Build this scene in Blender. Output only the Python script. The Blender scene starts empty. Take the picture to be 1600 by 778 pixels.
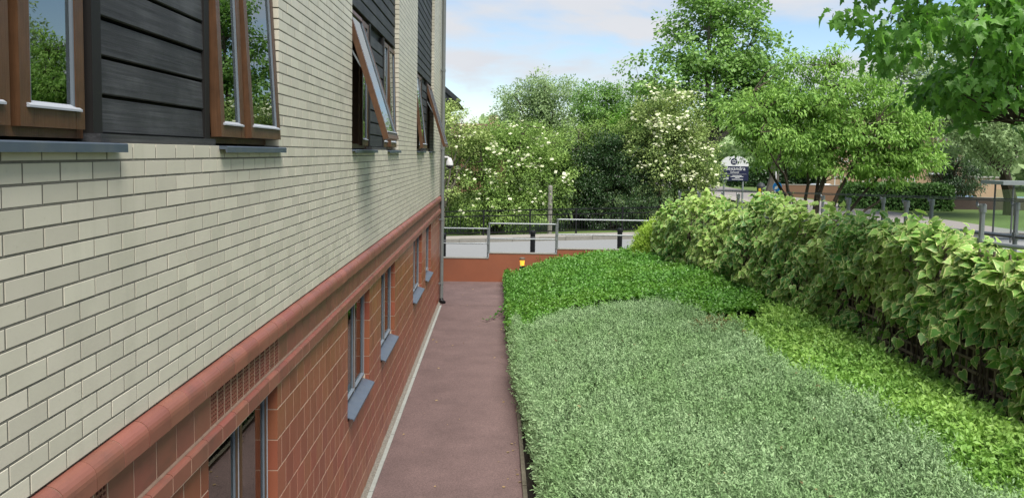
import bpy, math, random
import numpy as np
from mathutils import Matrix, Vector
rng = np.random.default_rng(7)
random.seed(7)
scene = bpy.context.scene
COL = scene.collection

# ------------------------------------------------------------------ camera
CAM = np.array([1.55855, -2.61174, 4.1142])
FPX, YAW, PIT, ROL, SHIFT = 1228.346, 0.01934, 0.06701, 0.01622, -66.61
fw = np.array([math.sin(YAW)*math.cos(PIT), math.cos(YAW)*math.cos(PIT), -math.sin(PIT)])
r0 = np.array([math.cos(YAW), -math.sin(YAW), 0.0]); u0 = np.cross(r0, fw)
RT = r0*math.cos(ROL)+u0*math.sin(ROL); UP = -r0*math.sin(ROL)+u0*math.cos(ROL)
cd = bpy.data.cameras.new('camera'); cam = bpy.data.objects.new('camera', cd); COL.objects.link(cam)
cam.matrix_world = Matrix(((RT[0], UP[0], -fw[0], CAM[0]), (RT[1], UP[1], -fw[1], CAM[1]), (RT[2], UP[2], -fw[2], CAM[2]), (0, 0, 0, 1)))
cd.sensor_fit = 'HORIZONTAL'; cd.sensor_width = 36.0; cd.lens = FPX/1600*36
cd.shift_y = SHIFT/1600; cd.clip_start = 0.05; cd.clip_end = 3000
scene.camera = cam
def project(P):
    d = np.asarray(P, float)-CAM; w = d@fw
    return np.stack([800+FPX*(d@RT)/w, 389+SHIFT-FPX*(d@UP)/w, w], -1)

# ------------------------------------------------------------------ sky, sun, exposure
SUN_EL, SUN_AZ = 61.0, 158.0          # azimuth clockwise from +Y (the view direction)
world = bpy.data.worlds.new('World'); scene.world = world; world.use_nodes = True
nt = world.node_tree; nt.nodes.clear()
def wn(t, **k):
    n = nt.nodes.new(t)
    for a, b in k.items(): setattr(n, a, b)
    return n
sky = wn('ShaderNodeTexSky', sky_type='NISHITA', sun_disc=False, sun_elevation=math.radians(SUN_EL), sun_rotation=math.radians(SUN_AZ), air_density=1.0, dust_density=0.4, ozone_density=1.5)
tc = wn('ShaderNodeTexCoord'); sep = wn('ShaderNodeSeparateXYZ'); nt.links.new(tc.outputs['Generated'], sep.inputs[0])
zz = wn('ShaderNodeMath', operation='MAXIMUM'); nt.links.new(sep.outputs[2], zz.inputs[0]); zz.inputs[1].default_value = 0.0
za = wn('ShaderNodeMath', operation='ADD'); nt.links.new(zz.outputs[0], za.inputs[0]); za.inputs[1].default_value = 0.22
dx = wn('ShaderNodeMath', operation='DIVIDE'); dy = wn('ShaderNodeMath', operation='DIVIDE')
nt.links.new(sep.outputs[0], dx.inputs[0]); nt.links.new(sep.outputs[1], dy.inputs[0])
nt.links.new(za.outputs[0], dx.inputs[1]); nt.links.new(za.outputs[0], dy.inputs[1])
cmb = wn('ShaderNodeCombineXYZ'); nt.links.new(dx.outputs[0], cmb.inputs[0]); nt.links.new(dy.outputs[0], cmb.inputs[1]); cmb.inputs[2].default_value = 3.7
cn = wn('ShaderNodeTexNoise'); cn.inputs['Scale'].default_value = 1.45; cn.inputs['Detail'].default_value = 7; cn.inputs['Roughness'].default_value = 0.52
cn.inputs['Distortion'].default_value = 0.25
nt.links.new(cmb.outputs[0], cn.inputs['Vector'])
cr = wn('ShaderNodeValToRGB'); cr.color_ramp.elements[0].position = 0.435; cr.color_ramp.elements[1].position = 0.575
cr.color_ramp.elements[0].color = (0.05, 0.05, 0.05, 1)
nt.links.new(cn.outputs['Fac'], cr.inputs[0])
hsv = wn('ShaderNodeHueSaturation'); hsv.inputs['Saturation'].default_value = 1.08; hsv.inputs['Value'].default_value = 0.85; nt.links.new(sky.outputs[0], hsv.inputs['Color'])
mixw = wn('ShaderNodeMixRGB'); nt.links.new(cr.outputs[0], mixw.inputs[0]); nt.links.new(hsv.outputs[0], mixw.inputs[1])
cloudc = wn('ShaderNodeMixRGB'); cn2 = wn('ShaderNodeTexNoise'); cn2.inputs['Scale'].default_value = 3.2; cn2.inputs['Detail'].default_value = 5
nt.links.new(cmb.outputs[0], cn2.inputs['Vector']); nt.links.new(cn2.outputs['Fac'], cloudc.inputs[0])
cloudc.inputs[1].default_value = (3.4, 3.6, 3.95, 1); cloudc.inputs[2].default_value = (3.95, 4.02, 4.2, 1)
nt.links.new(cloudc.outputs[0], mixw.inputs[2])
bg = wn('ShaderNodeBackground'); bg.inputs['Strength'].default_value = 0.088
nt.links.new(mixw.outputs[0], bg.inputs[0])
wo = wn('ShaderNodeOutputWorld'); nt.links.new(bg.outputs[0], wo.inputs[0])
sl = bpy.data.lights.new('sun', 'SUN'); sl.energy = 3.7; sl.angle = math.radians(40); sl.color = (1.0, 0.955, 0.88)
sun = bpy.data.objects.new('sun', sl); COL.objects.link(sun)
e, a = math.radians(SUN_EL), math.radians(SUN_AZ)
sd = Vector((math.sin(a)*math.cos(e), math.cos(a)*math.cos(e), math.sin(e)))
sun.rotation_euler = sd.to_track_quat('Z', 'Y').to_euler(); sun.location = (10, -20, 40)
vs = scene.view_settings; vs.view_transform = 'Standard'; vs.look = 'None'; vs.exposure = 1.2; vs.gamma = 1.0; vs.use_curve_mapping = False
scene.render.film_transparent = False
try:
    scene.cycles.max_bounces = 8; scene.cycles.transparent_max_bounces = 12; scene.cycles.use_denoising = True
except Exception: pass

# ------------------------------------------------------------------ material helpers
MATS = {}
ALB = 0.66
def mat(name, col, rough=0.6, var=0.08, nscale=8.0, detail=4, rnd=0.0, bump=0.0, bscale=120.0, metal=0.0, spec=0.3, col2=None, stain=0.0, sscale=0.7, stain_col=None, emit=None):
    if name in MATS: return MATS[name]
    m = bpy.data.materials.new(name); m.use_nodes = True; t = m.node_tree; N = t.nodes; L = t.links
    b = N['Principled BSDF']; b.inputs['Roughness'].default_value = rough; b.inputs['Metallic'].default_value = metal
    b.inputs['Specular IOR Level'].default_value = spec
    tcn = N.new('ShaderNodeTexCoord')
    geo = N.new('ShaderNodeNewGeometry')
    no = N.new('ShaderNodeTexNoise'); no.inputs['Scale'].default_value = nscale; no.inputs['Detail'].default_value = detail
    L.new(geo.outputs['Position'], no.inputs['Vector'])
    mx = N.new('ShaderNodeMixRGB')
    c = np.array(col)*ALB; c2 = np.array(col2)*ALB if col2 is not None else None
    if stain_col is not None: stain_col = tuple(np.array(stain_col)*ALB)
    if c2 is None:
        mx.inputs[1].default_value = (*np.clip(c*(1-var*1.6), 0, 1), 1); mx.inputs[2].default_value = (*np.clip(c*(1+var*1.6), 0, 1), 1)
    else:
        mx.inputs[1].default_value = (*c, 1); mx.inputs[2].default_value = (*c2, 1)
    L.new(no.outputs['Fac'], mx.inputs[0]); out = mx.outputs[0]
    if rnd > 0:
        oi = N.new('ShaderNodeObjectInfo'); at = N.new('ShaderNodeAttribute'); at.attribute_name = 'tint'
        ad = N.new('ShaderNodeMath'); ad.operation = 'ADD'; L.new(oi.outputs['Random'], ad.inputs[0]); L.new(at.outputs['Fac'], ad.inputs[1])
        fr = N.new('ShaderNodeMath'); fr.operation = 'FRACT'; L.new(ad.outputs[0], fr.inputs[0])
        mr = N.new('ShaderNodeMapRange'); L.new(fr.outputs[0], mr.inputs[0]); mr.inputs[3].default_value = 1-rnd; mr.inputs[4].default_value = 1+rnd
        hs = N.new('ShaderNodeHueSaturation'); L.new(out, hs.inputs['Color']); L.new(mr.outputs[0], hs.inputs['Value'])
        mr2 = N.new('ShaderNodeMapRange'); m7 = N.new('ShaderNodeMath'); m7.operation = 'MULTIPLY'; m7.inputs[1].default_value = 7.31; L.new(fr.outputs[0], m7.inputs[0])
        f7 = N.new('ShaderNodeMath'); f7.operation = 'FRACT'; L.new(m7.outputs[0], f7.inputs[0]); L.new(f7.outputs[0], mr2.inputs[0])
        mr2.inputs[3].default_value = 0.5-rnd*0.06; mr2.inputs[4].default_value = 0.5+rnd*0.06; L.new(mr2.outputs[0], hs.inputs['Hue'])
        out = hs.outputs[0]
    if stain > 0:
        sn = N.new('ShaderNodeTexNoise'); sn.inputs['Scale'].default_value = sscale; sn.inputs['Detail'].default_value = 8; sn.inputs['Roughness'].default_value = 0.65
        L.new(geo.outputs['Position'], sn.inputs['Vector'])
        rp = N.new('ShaderNodeValToRGB'); rp.color_ramp.elements[0].position = 0.48; rp.color_ramp.elements[1].position = 0.72
        L.new(sn.outputs['Fac'], rp.inputs[0])
        ms = N.new('ShaderNodeMath'); ms.operation = 'MULTIPLY'; ms.inputs[1].default_value = stain; L.new(rp.outputs[0], ms.inputs[0])
        m2 = N.new('ShaderNodeMixRGB'); L.new(ms.outputs[0], m2.inputs[0]); L.new(out, m2.inputs[1])
        sc_ = stain_col if stain_col is not None else tuple(c*0.55)
        m2.inputs[2].default_value = (*sc_, 1); out = m2.outputs[0]
    L.new(out, b.inputs['Base Color'])
    if bump > 0:
        bn = N.new('ShaderNodeTexNoise'); bn.inputs['Scale'].default_value = bscale; bn.inputs['Detail'].default_value = 5
        L.new(geo.outputs['Position'], bn.inputs['Vector'])
        bp = N.new('ShaderNodeBump'); bp.inputs['Strength'].default_value = bump; bp.inputs['Distance'].default_value = 0.01
        L.new(bn.outputs['Fac'], bp.inputs['Height']); L.new(bp.outputs[0], b.inputs['Normal'])
    if emit:
        b.inputs['Emission Color'].default_value = (*emit[0], 1); b.inputs['Emission Strength'].default_value = emit[1]
    MATS[name] = m; return m

def leafmat(name, c1, c2, rough=0.5, trans=0.38, edge=None, spec=0.2, big=0.0, bcol=None):
    if name in MATS: return MATS[name]
    m = bpy.data.materials.new(name); m.use_nodes = True; t = m.node_tree; N = t.nodes; L = t.links
    b = N['Principled BSDF']; b.inputs['Roughness'].default_value = rough; b.inputs['Specular IOR Level'].default_value = spec
    at = N.new('ShaderNodeAttribute'); at.attribute_name = 'tint'
    oi = N.new('ShaderNodeObjectInfo'); ad = N.new('ShaderNodeMath'); ad.operation = 'ADD'
    L.new(at.outputs['Fac'], ad.inputs[0]); L.new(oi.outputs['Random'], ad.inputs[1])
    fr = N.new('ShaderNodeMath'); fr.operation = 'PINGPONG'; fr.inputs[1].default_value = 1.0; L.new(ad.outputs[0], fr.inputs[0])
    mx = N.new('ShaderNodeMixRGB'); mx.inputs[1].default_value = (*c1, 1); mx.inputs[2].default_value = (*c2, 1); L.new(fr.outputs[0], mx.inputs[0])
    out = mx.outputs[0]
    geo = N.new('ShaderNodeNewGeometry')
    if big > 0:
        no = N.new('ShaderNodeTexNoise'); no.inputs['Scale'].default_value = big; no.inputs['Detail'].default_value = 3; L.new(geo.outputs['Position'], no.inputs['Vector'])
        rp = N.new('ShaderNodeValToRGB'); rp.color_ramp.elements[0].position = 0.42; rp.color_ramp.elements[1].position = 0.62; L.new(no.outputs['Fac'], rp.inputs[0])
        m3 = N.new('ShaderNodeMixRGB'); L.new(rp.outputs[0], m3.inputs[0]); L.new(out, m3.inputs[1]); m3.inputs[2].default_value = (*bcol, 1)
        hm = N.new('ShaderNodeMixRGB'); hm.inputs[0].default_value = 0.55; L.new(out, hm.inputs[1]); L.new(m3.outputs[0], hm.inputs[2]); out = hm.outputs[0]
    if edge is not None:
        ea = N.new('ShaderNodeAttribute'); ea.attribute_name = 'edge'
        no2 = N.new('ShaderNodeTexNoise'); no2.inputs['Scale'].default_value = 28; no2.inputs['Detail'].default_value = 2; L.new(geo.outputs['Position'], no2.inputs['Vector'])
        sb = N.new('ShaderNodeMath'); sb.operation = 'ADD'; L.new(ea.outputs['Fac'], sb.inputs[0]); L.new(no2.outputs['Fac'], sb.inputs[1])
        r2 = N.new('ShaderNodeValToRGB'); r2.color_ramp.elements[0].position = 0.86; r2.color_ramp.elements[1].position = 1.0
        L.new(sb.outputs[0], r2.inputs[0])
        sc2 = N.new('ShaderNodeMath'); sc2.operation = 'MULTIPLY'; L.new(r2.outputs[0], sc2.inputs[0]); sc2.inputs[1].default_value = 0.8
        m4 = N.new('ShaderNodeMixRGB'); L.new(sc2.outputs[0], m4.inputs[0]); L.new(out, m4.inputs[1]); m4.inputs[2].default_value = (*edge, 1); out = m4.outputs[0]
    L.new(out, b.inputs['Base Color'])
    tr = N.new('ShaderNodeBsdfTranslucent'); hs = N.new('ShaderNodeHueSaturation'); hs.inputs['Saturation'].default_value = 1.1; hs.inputs['Value'].default_value = 1.25
    L.new(out, hs.inputs['Color']); L.new(hs.outputs[0], tr.inputs[0])
    ms = N.new('ShaderNodeMixShader'); ms.inputs[0].default_value = trans
    L.new(b.outputs[0], ms.inputs[1]); L.new(tr.outputs[0], ms.inputs[2])
    L.new(ms.outputs[0], N['Material Output'].inputs[0])
    MATS[name] = m; return m

def glassmat(name, tint=(0.9, 0.95, 0.93), ior=3.3):
    if name in MATS: return MATS[name]
    m = bpy.data.materials.new(name); m.use_nodes = True; t = m.node_tree; N = t.nodes; L = t.links
    N.remove(N['Principled BSDF'])
    tr = N.new('ShaderNodeBsdfTransparent'); tr.inputs[0].default_value = (*tint, 1)
    gl = N.new('ShaderNodeBsdfGlossy'); gl.inputs['Roughness'].default_value = 0.0; gl.inputs[0].default_value = (0.95, 1, 0.98, 1)
    fn = N.new('ShaderNodeFresnel'); fn.inputs[0].default_value = ior
    geo = N.new('ShaderNodeNewGeometry'); no = N.new('ShaderNodeTexNoise'); no.inputs['Scale'].default_value = 1.3; no.inputs['Detail'].default_value = 1
    L.new(geo.outputs['Position'], no.inputs['Vector']); bp = N.new('ShaderNodeBump'); bp.inputs['Strength'].default_value = 0.02; bp.inputs['Distance'].default_value = 0.02
    L.new(no.outputs['Fac'], bp.inputs['Height']); L.new(bp.outputs[0], gl.inputs['Normal'])
    ms = N.new('ShaderNodeMixShader'); L.new(fn.outputs[0], ms.inputs[0]); L.new(tr.outputs[0], ms.inputs[1]); L.new(gl.outputs[0], ms.inputs[2])
    L.new(ms.outputs[0], N['Material Output'].inputs[0]); MATS[name] = m; return m

# ------------------------------------------------------------------ mesh helpers
def mesh_np(name, V, F, material=None, tint=None, edge=None, smooth=False):
    """V (n,3); F list of equal-length index arrays [(m,k), ...]; tint per face; edge per vertex"""
    me = bpy.data.meshes.new(name); V = np.asarray(V, np.float32)
    me.vertices.add(len(V)); me.vertices.foreach_set('co', V.ravel())
    if not isinstance(F, list): F = [F]
    F = [np.asarray(f, np.int32) for f in F if len(f)]
    tot = np.concatenate([np.full(len(f), f.shape[1], np.int32) for f in F])
    loops = np.concatenate([f.ravel() for f in F])
    me.loops.add(len(loops)); me.loops.foreach_set('vertex_index', loops)
    me.polygons.add(len(tot)); st = np.concatenate([[0], np.cumsum(tot)[:-1]]).astype(np.int32)
    me.polygons.foreach_set('loop_start', st); me.polygons.foreach_set('loop_total', tot)
    me.polygons.foreach_set('use_smooth', np.full(len(tot), bool(smooth)))
    if tint is not None:
        at = me.attributes.new('tint', 'FLOAT', 'FACE'); at.data.foreach_set('value', np.asarray(tint, np.float32))
    if edge is not None:
        at = me.attributes.new('edge', 'FLOAT', 'POINT'); at.data.foreach_set('value', np.asarray(edge, np.float32))
    me.update(calc_edges=True)
    if material: me.materials.append(material)
    return me

class MB:
    def __init__(s): s.v = []; s.f = {}; s.n = 0; s.t = {}
    def add(s, V, F, tint=0.0):
        V = np.asarray(V, float)
        for f in F:
            s.f.setdefault(len(f), []).append([i+s.n for i in f]); s.t.setdefault(len(f), []).append(tint)
        s.v.append(V); s.n += len(V); return s
    def box(s, x0, x1, y0, y1, z0, z1, tint=0.0):
        V = [(x, y, z) for x in (x0, x1) for y in (y0, y1) for z in (z0, z1)]
        return s.add(V, [(0, 1, 3, 2), (4, 6, 7, 5), (0, 4, 5, 1), (2, 3, 7, 6), (0, 2, 6, 4), (1, 5, 7, 3)], tint)
    def bar(s, p, q, w, h, up=(0, 0, 1)):
        p = np.array(p, float); q = np.array(q, float); d = q-p; d /= np.linalg.norm(d)
        up = np.array(up, float); x = np.cross(d, up); x /= np.linalg.norm(x); z = np.cross(x, d)
        V = [b+x*sx*w/2+z*sz*h/2 for b in (p, q) for sx in (-1, 1) for sz in (-1, 1)]
        return s.add(V, [(0, 1, 3, 2), (4, 6, 7, 5), (0, 4, 5, 1), (2, 3, 7, 6), (0, 2, 6, 4), (1, 5, 7, 3)])
    def tube(s, pts, rad, sides=8, cap=True):
        P = np.array(pts, float); n = len(P); rad = np.broadcast_to(np.array(rad, float), (n,))
        T = np.gradient(P, axis=0); T /= np.linalg.norm(T, axis=1)[:, None]+1e-9
        ref = np.array([0, 0, 1.0]) if abs(T[0][2]) < 0.9 else np.array([1.0, 0, 0])
        V = []
        for i in range(n):
            x = np.cross(T[i], ref); x /= np.linalg.norm(x)+1e-9; y = np.cross(x, T[i])
            for k in range(sides):
                a = 2*math.pi*k/sides; V.append(P[i]+rad[i]*(math.cos(a)*x+math.sin(a)*y))
        F = [(i*sides+k, (i+1)*sides+k, (i+1)*sides+(k+1) % sides, i*sides+(k+1) % sides) for i in range(n-1) for k in range(sides)]
        s.add(V, F)
        if cap: s.add(V[:sides], [tuple(range(sides))]); s.add(V[-sides:], [tuple(range(sides))[::-1]])
        return s
    def lathe(s, prof, c=(0, 0, 0), sides=16):
        V = [(c[0]+r*math.cos(2*math.pi*k/sides), c[1]+r*math.sin(2*math.pi*k/sides), c[2]+z) for r, z in prof for k in range(sides)]
        F = [(i*sides+k, i*sides+(k+1) % sides, (i+1)*sides+(k+1) % sides, (i+1)*sides+k) for i in range(len(prof)-1) for k in range(sides)]
        F += [tuple(range(sides))[::-1], tuple(range((len(prof)-1)*sides, len(prof)*sides))]
        return s.add(V, F)
    def mesh(s, name, material, smooth=False):
        V = np.concatenate(s.v); F = [np.array(s.f[k]) for k in s.f]; t = np.concatenate([np.array(s.t[k]) for k in s.f])
        return mesh_np(name, V, F, material, tint=t, smooth=smooth)

W = {}
def thing(name, label, cat, loc=(0, 0, 0), group=None):
    o = bpy.data.objects.new(name, None); COL.objects.link(o); o.location = loc; o['label'] = label; o['category'] = cat
    if group: o['group'] = group
    o.empty_display_size = 0.2; W[o.name] = np.array(loc, float); return o
def put(name, me, parent=None, loc=(0, 0, 0), rot=None, label=None, kind=None):
    """link mesh with its origin at world position loc, as child of parent (parents are never rotated)"""
    o = bpy.data.objects.new(name, me); COL.objects.link(o); loc = np.array(loc, float); W[o.name] = loc
    if parent is not None:
        o.parent = parent; o.location = loc-W[parent.name]
    else: o.location = loc
    if rot is not None: o.rotation_euler = rot
    if label: o['label'] = label
    if kind: o['kind'] = kind
    return o
def tag(o, label, cat, group=None):
    o['label'] = label; o['category'] = cat
    if group: o['group'] = group
    return o
def structure(name, me, label=None):
    o = put(name, me); o['kind'] = 'structure'
    if label: o['label'] = label
    return o
class Noise2:
    def __init__(s, seed, scale, octs=4):
        r = np.random.default_rng(seed); s.k = []
        for o in range(octs):
            for _ in range(5):
                an = r.uniform(0, 2*math.pi); fq = 2**o/scale*r.uniform(0.7, 1.4)*2*math.pi
                s.k.append((fq*math.cos(an), fq*math.sin(an), r.uniform(0, 6.28), 0.55**o))
        s.tot = sum(k[3] for k in s.k)*0.45
    def __call__(s, x, y): return sum(k[3]*np.sin(k[0]*x+k[1]*y+k[2]) for k in s.k)/s.tot

# ------------------------------------------------------------------ materials
M_cream = mat('cream_brick', (0.80, 0.75, 0.615), 0.42, var=0.05, nscale=5, rnd=0.085, bump=0.05, bscale=60, spec=0.4, stain=0.25, sscale=0.9, stain_col=(0.62, 0.595, 0.48))
M_mortar = mat('grey_mortar', (0.235, 0.225, 0.185), 0.95, var=0.18, nscale=30, bump=0.3, bscale=300)
M_red = mat('red_glazed_tile', (0.35, 0.112, 0.060), 0.38, var=0.08, nscale=4, rnd=0.12, bump=0.04, bscale=40, spec=0.4, stain=0.25, sscale=0.8, stain_col=(0.32, 0.13, 0.085))
M_redband = mat('red_bullnose_glaze', (0.30, 0.108, 0.077), 0.46, var=0.10, nscale=5, rnd=0.10, bump=0.04, bscale=40, spec=0.4, stain=0.3, sscale=1.2, stain_col=(0.32, 0.15, 0.115))
M_creamjoint = mat('cream_joint', (0.80, 0.62, 0.46), 0.9, var=0.15, nscale=25, stain=0.2, sscale=2.0, stain_col=(0.5, 0.36, 0.26))
M_hole = mat('vent_darkness', (0.012, 0.008, 0.007), 0.9)
M_wood = mat('brown_window_timber', (0.125, 0.060, 0.028), 0.42, var=0.25, nscale=14, bump=0.06, bscale=90, spec=0.4)
M_black = mat('black_stained_board', (0.042, 0.043, 0.046), 0.62, var=0.3, nscale=3, rnd=0.25, spec=0.35, stain=0.55, sscale=2.2, stain_col=(0.13, 0.135, 0.14))
def streaks(m, scale, lo, hi, col, amt):
    t = m.node_tree; N = t.nodes; L = t.links; b = N['Principled BSDF']; src = b.inputs['Base Color'].links[0].from_socket
    g = N.new('ShaderNodeNewGeometry'); mp = N.new('ShaderNodeMapping'); mp.inputs['Scale'].default_value = scale; L.new(g.outputs['Position'], mp.inputs['Vector'])
    n_ = N.new('ShaderNodeTexNoise'); n_.inputs['Scale'].default_value = 1.0; n_.inputs['Detail'].default_value = 7; n_.inputs['Roughness'].default_value = 0.6; L.new(mp.outputs[0], n_.inputs['Vector'])
    r_ = N.new('ShaderNodeMapRange'); r_.inputs[1].default_value = lo; r_.inputs[2].default_value = hi; r_.inputs[3].default_value = 0; r_.inputs[4].default_value = amt; L.new(n_.outputs['Fac'], r_.inputs[0])
    x_ = N.new('ShaderNodeMixRGB'); L.new(r_.outputs[0], x_.inputs[0]); L.new(src, x_.inputs[1]); x_.inputs[2].default_value = (*col, 1); L.new(x_.outputs[0], b.inputs['Base Color'])
def grain(m, scale=(30, 1.2, 60), strength=0.5):
    t = m.node_tree; N = t.nodes; L = t.links; b = N['Principled BSDF']; src = b.inputs['Base Color'].links[0].from_socket
    g = N.new('ShaderNodeNewGeometry'); mp = N.new('ShaderNodeMapping'); mp.inputs['Scale'].default_value = scale; L.new(g.outputs['Position'], mp.inputs['Vector'])
    n_ = N.new('ShaderNodeTexNoise'); n_.inputs['Scale'].default_value = 1.0; n_.inputs['Detail'].default_value = 6; n_.inputs['Roughness'].default_value = 0.7; L.new(mp.outputs[0], n_.inputs['Vector'])
    r_ = N.new('ShaderNodeMapRange'); r_.inputs[1].default_value = 0.3; r_.inputs[2].default_value = 0.7; r_.inputs[3].default_value = 1-strength; r_.inputs[4].default_value = 1+strength; L.new(n_.outputs['Fac'], r_.inputs[0])
    h_ = N.new('ShaderNodeHueSaturation'); L.new(src, h_.inputs['Color']); L.new(r_.outputs[0], h_.inputs['Value']); L.new(h_.outputs[0], b.inputs['Base Color'])
    bp = N.new('ShaderNodeBump'); bp.inputs['Strength'].default_value = 0.5; bp.inputs['Distance'].default_value = 0.004; L.new(n_.outputs['Fac'], bp.inputs['Height']); L.new(bp.outputs[0], b.inputs['Normal'])
grain(M_black, (40, 1.5, 70), 0.55); grain(M_wood, (60, 60, 3), 0.22)
streaks(M_cream, (1, 5.0, 0.35), 0.52, 0.75, (0.30, 0.29, 0.225), 0.28); streaks(M_cream, (40, 40, 40), 0.62, 0.75, (0.28, 0.27, 0.21), 0.3)
streaks(M_red, (1, 9.0, 0.5), 0.55, 0.78, (0.30, 0.16, 0.11), 0.45); streaks(M_redband, (7, 5, 9), 0.50, 0.75, (0.10, 0.052, 0.04), 0.65)
M_post = mat('dark_stained_post', (0.016, 0.014, 0.013), 0.6, var=0.2)
M_sill = mat('blue_grey_sill', (0.085, 0.115, 0.155), 0.42, var=0.08, nscale=12, spec=0.5, stain=0.35, sscale=8, stain_col=(0.2, 0.21, 0.2))
M_lsill = mat('slate_blue_ground_sill', (0.105, 0.135, 0.18), 0.45, var=0.1, nscale=14, spec=0.5, stain=0.35, sscale=6, stain_col=(0.18, 0.19, 0.19))
M_bead = mat('white_glazing_bead', (0.50, 0.53, 0.58), 0.4, var=0.06)
M_gasket = mat('grey_gasket', (0.20, 0.235, 0.275), 0.45, var=0.05)
M_glass = glassmat('window_glass')
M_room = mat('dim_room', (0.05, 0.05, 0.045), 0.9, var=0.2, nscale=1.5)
M_roomw = mat('room_plaster', (0.22, 0.22, 0.2), 0.9, var=0.1, nscale=1.5)
M_pipe = mat('grey_downpipe_metal', (0.27, 0.285, 0.28), 0.45, var=0.1, nscale=9, metal=0.35, stain=0.3, sscale=3)
M_conc = mat('pale_concrete', (0.29, 0.28, 0.25), 0.9, var=0.15, nscale=14, bump=0.25, bscale=90, stain=0.4, sscale=2.5, stain_col=(0.20, 0.19, 0.16))
M_galv = mat('galvanised_tube', (0.36, 0.39, 0.40), 0.45, var=0.12, nscale=10, metal=0.55, stain=0.3, sscale=5)
M_render = mat('terracotta_render', (0.31, 0.105, 0.055), 0.85, var=0.09, nscale=2.2, bump=0.15, bscale=80, stain=0.25, sscale=1.4, stain_col=(0.26, 0.11, 0.07))
M_asph = mat('grey_asphalt', (0.27, 0.28, 0.285), 0.9, var=0.10, nscale=30, bump=0.2, bscale=150, stain=0.25, sscale=0.35, stain_col=(0.22, 0.225, 0.225))
M_pave = mat('pale_paving', (0.34, 0.32, 0.29), 0.9, var=0.12, nscale=8, stain=0.3, sscale=0.8)
M_bmetal = mat('black_painted_metal', (0.010, 0.011, 0.013), 0.42, var=0.15)
M_soil = mat('dark_soil', (0.022, 0.017, 0.012), 0.95, var=0.4, nscale=18, bump=0.6, bscale=60)
M_bark = mat('brown_bark', (0.075, 0.058, 0.042), 0.9, var=0.35, nscale=12, bump=0.6, bscale=50)
M_bark2 = mat('grey_pale_bark', (0.17, 0.15, 0.12), 0.9, var=0.3, nscale=8, bump=0.5, bscale=40)
M_trel = mat('weathered_trellis_wood', (0.25, 0.205, 0.16), 0.85, var=0.3, nscale=20, rnd=0.2, bump=0.3, bscale=120)

# ================================================================== GROUND AND SETTING
def street_z(x, y): return 0.45+0.036*np.clip(x, -60, 16)
def grid_sheet(name, xs, ys, zf, material, off=0.0):
    X, Y = np.meshgrid(xs, ys); Z = zf(X, Y)+off; n, m = X.shape
    V = np.stack([X, Y, Z], -1).reshape(-1, 3); i = (np.arange(n-1)[:, None]*m+np.arange(m-1)[None, :]).ravel()
    return mesh_np(name, V, np.stack([i, i+1, i+m+1, i+m], 1), material)
def poly_sheet(name, pts, material, thick=None):
    b = MB(); b.add(pts, [tuple(range(len(pts)))])
    return b.mesh(name, material)
M_grass = mat('mown_grass', (0.075, 0.135, 0.028), 0.9, col2=(0.135, 0.20, 0.05), nscale=1.2, detail=8, bump=0.5, bscale=25)
def ground_z(X, Y):
    low = (Y < 22.65) & (X < 9.7)
    far = np.clip((X-26)/2, 0, 1)*np.clip((Y-48.5)/1.5, 0, 1)
    return np.where(low, -0.32, street_z(X, Y)-0.05-0.75*far)
gx = np.unique(np.concatenate([[-900, -300, -120], np.arange(-60, 71, 2.0), [9.65, 9.75, 120, 300, 900]]))
gy = np.unique(np.concatenate([[-300, -60], np.arange(-20, 101, 1.5), [22.6, 22.7, 150, 300, 900, 1500]]))
structure('ground', grid_sheet('ground', gx, gy, ground_z, M_grass), 'mown grass verges and ground beyond the street')

# path ---------------------------------------------------------------
def path_material():
    m = mat('red_brown_path', (0.165, 0.110, 0.103), 0.88, var=0.2, nscale=1.6, detail=8, bump=0.35, bscale=260, stain=0.5, sscale=1.3, stain_col=(0.105, 0.070, 0.066))
    t = m.node_tree; N = t.nodes; L = t.links; b = N['Principled BSDF']; src = b.inputs['Base Color'].links[0].from_socket
    geo = N.new('ShaderNodeNewGeometry'); v = N.new('ShaderNodeTexVoronoi'); v.inputs['Scale'].default_value = 95; L.new(geo.outputs['Position'], v.inputs['Vector'])
    hs = N.new('ShaderNodeMixRGB'); hs.blend_type = 'OVERLAY'; hs.inputs[0].default_value = 0.35; L.new(src, hs.inputs[1]); L.new(v.outputs['Color'], hs.inputs[2])
    bw = N.new('ShaderNodeRGBToBW'); L.new(v.outputs['Color'], bw.inputs[0]); L.new(bw.outputs[0], hs.inputs[2])
    L.new(hs.outputs[0], b.inputs['Base Color']); return m
M_path = path_material()
PX0, PX1 = 0.115, 1.925
structure('path', grid_sheet('path', np.linspace(PX0, PX1, 6), np.array([-8, 0, 6, 12, 18.42]), lambda X, Y: 0*X, M_path), 'red brown tarmac path beside the building')
structure('path_end', grid_sheet('path_end', np.array([-7.0, PX0, PX1, 3.0]), np.array([18.435, 20, 22.4]), lambda X, Y: 0*X, M_path), 'far end of the red brown path before the low wall')
structure('path_bed', grid_sheet('path_bed', np.array([-7.0, 3.0]), np.array([-8, 22.4]), lambda X, Y: 0*X-0.02, M_soil))
M_edg = mat('grey_green_edging', (0.36, 0.375, 0.345), 0.9, var=0.12, nscale=14, bump=0.25, bscale=90, stain=0.35, sscale=2.5, stain_col=(0.24, 0.24, 0.21))
b = MB()
for k in range(26):
    y0 = -6.0+k*0.975
    if y0+0.97 > 18.9: break
    b.box(0.062, PX0, y0, y0+0.969, -0.12, 0.012+0.004*math.sin(k*2.1))
structure('wall_edging', b.mesh('wall_edging', M_edg), 'pale concrete edging strip along the wall foot')
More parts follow.
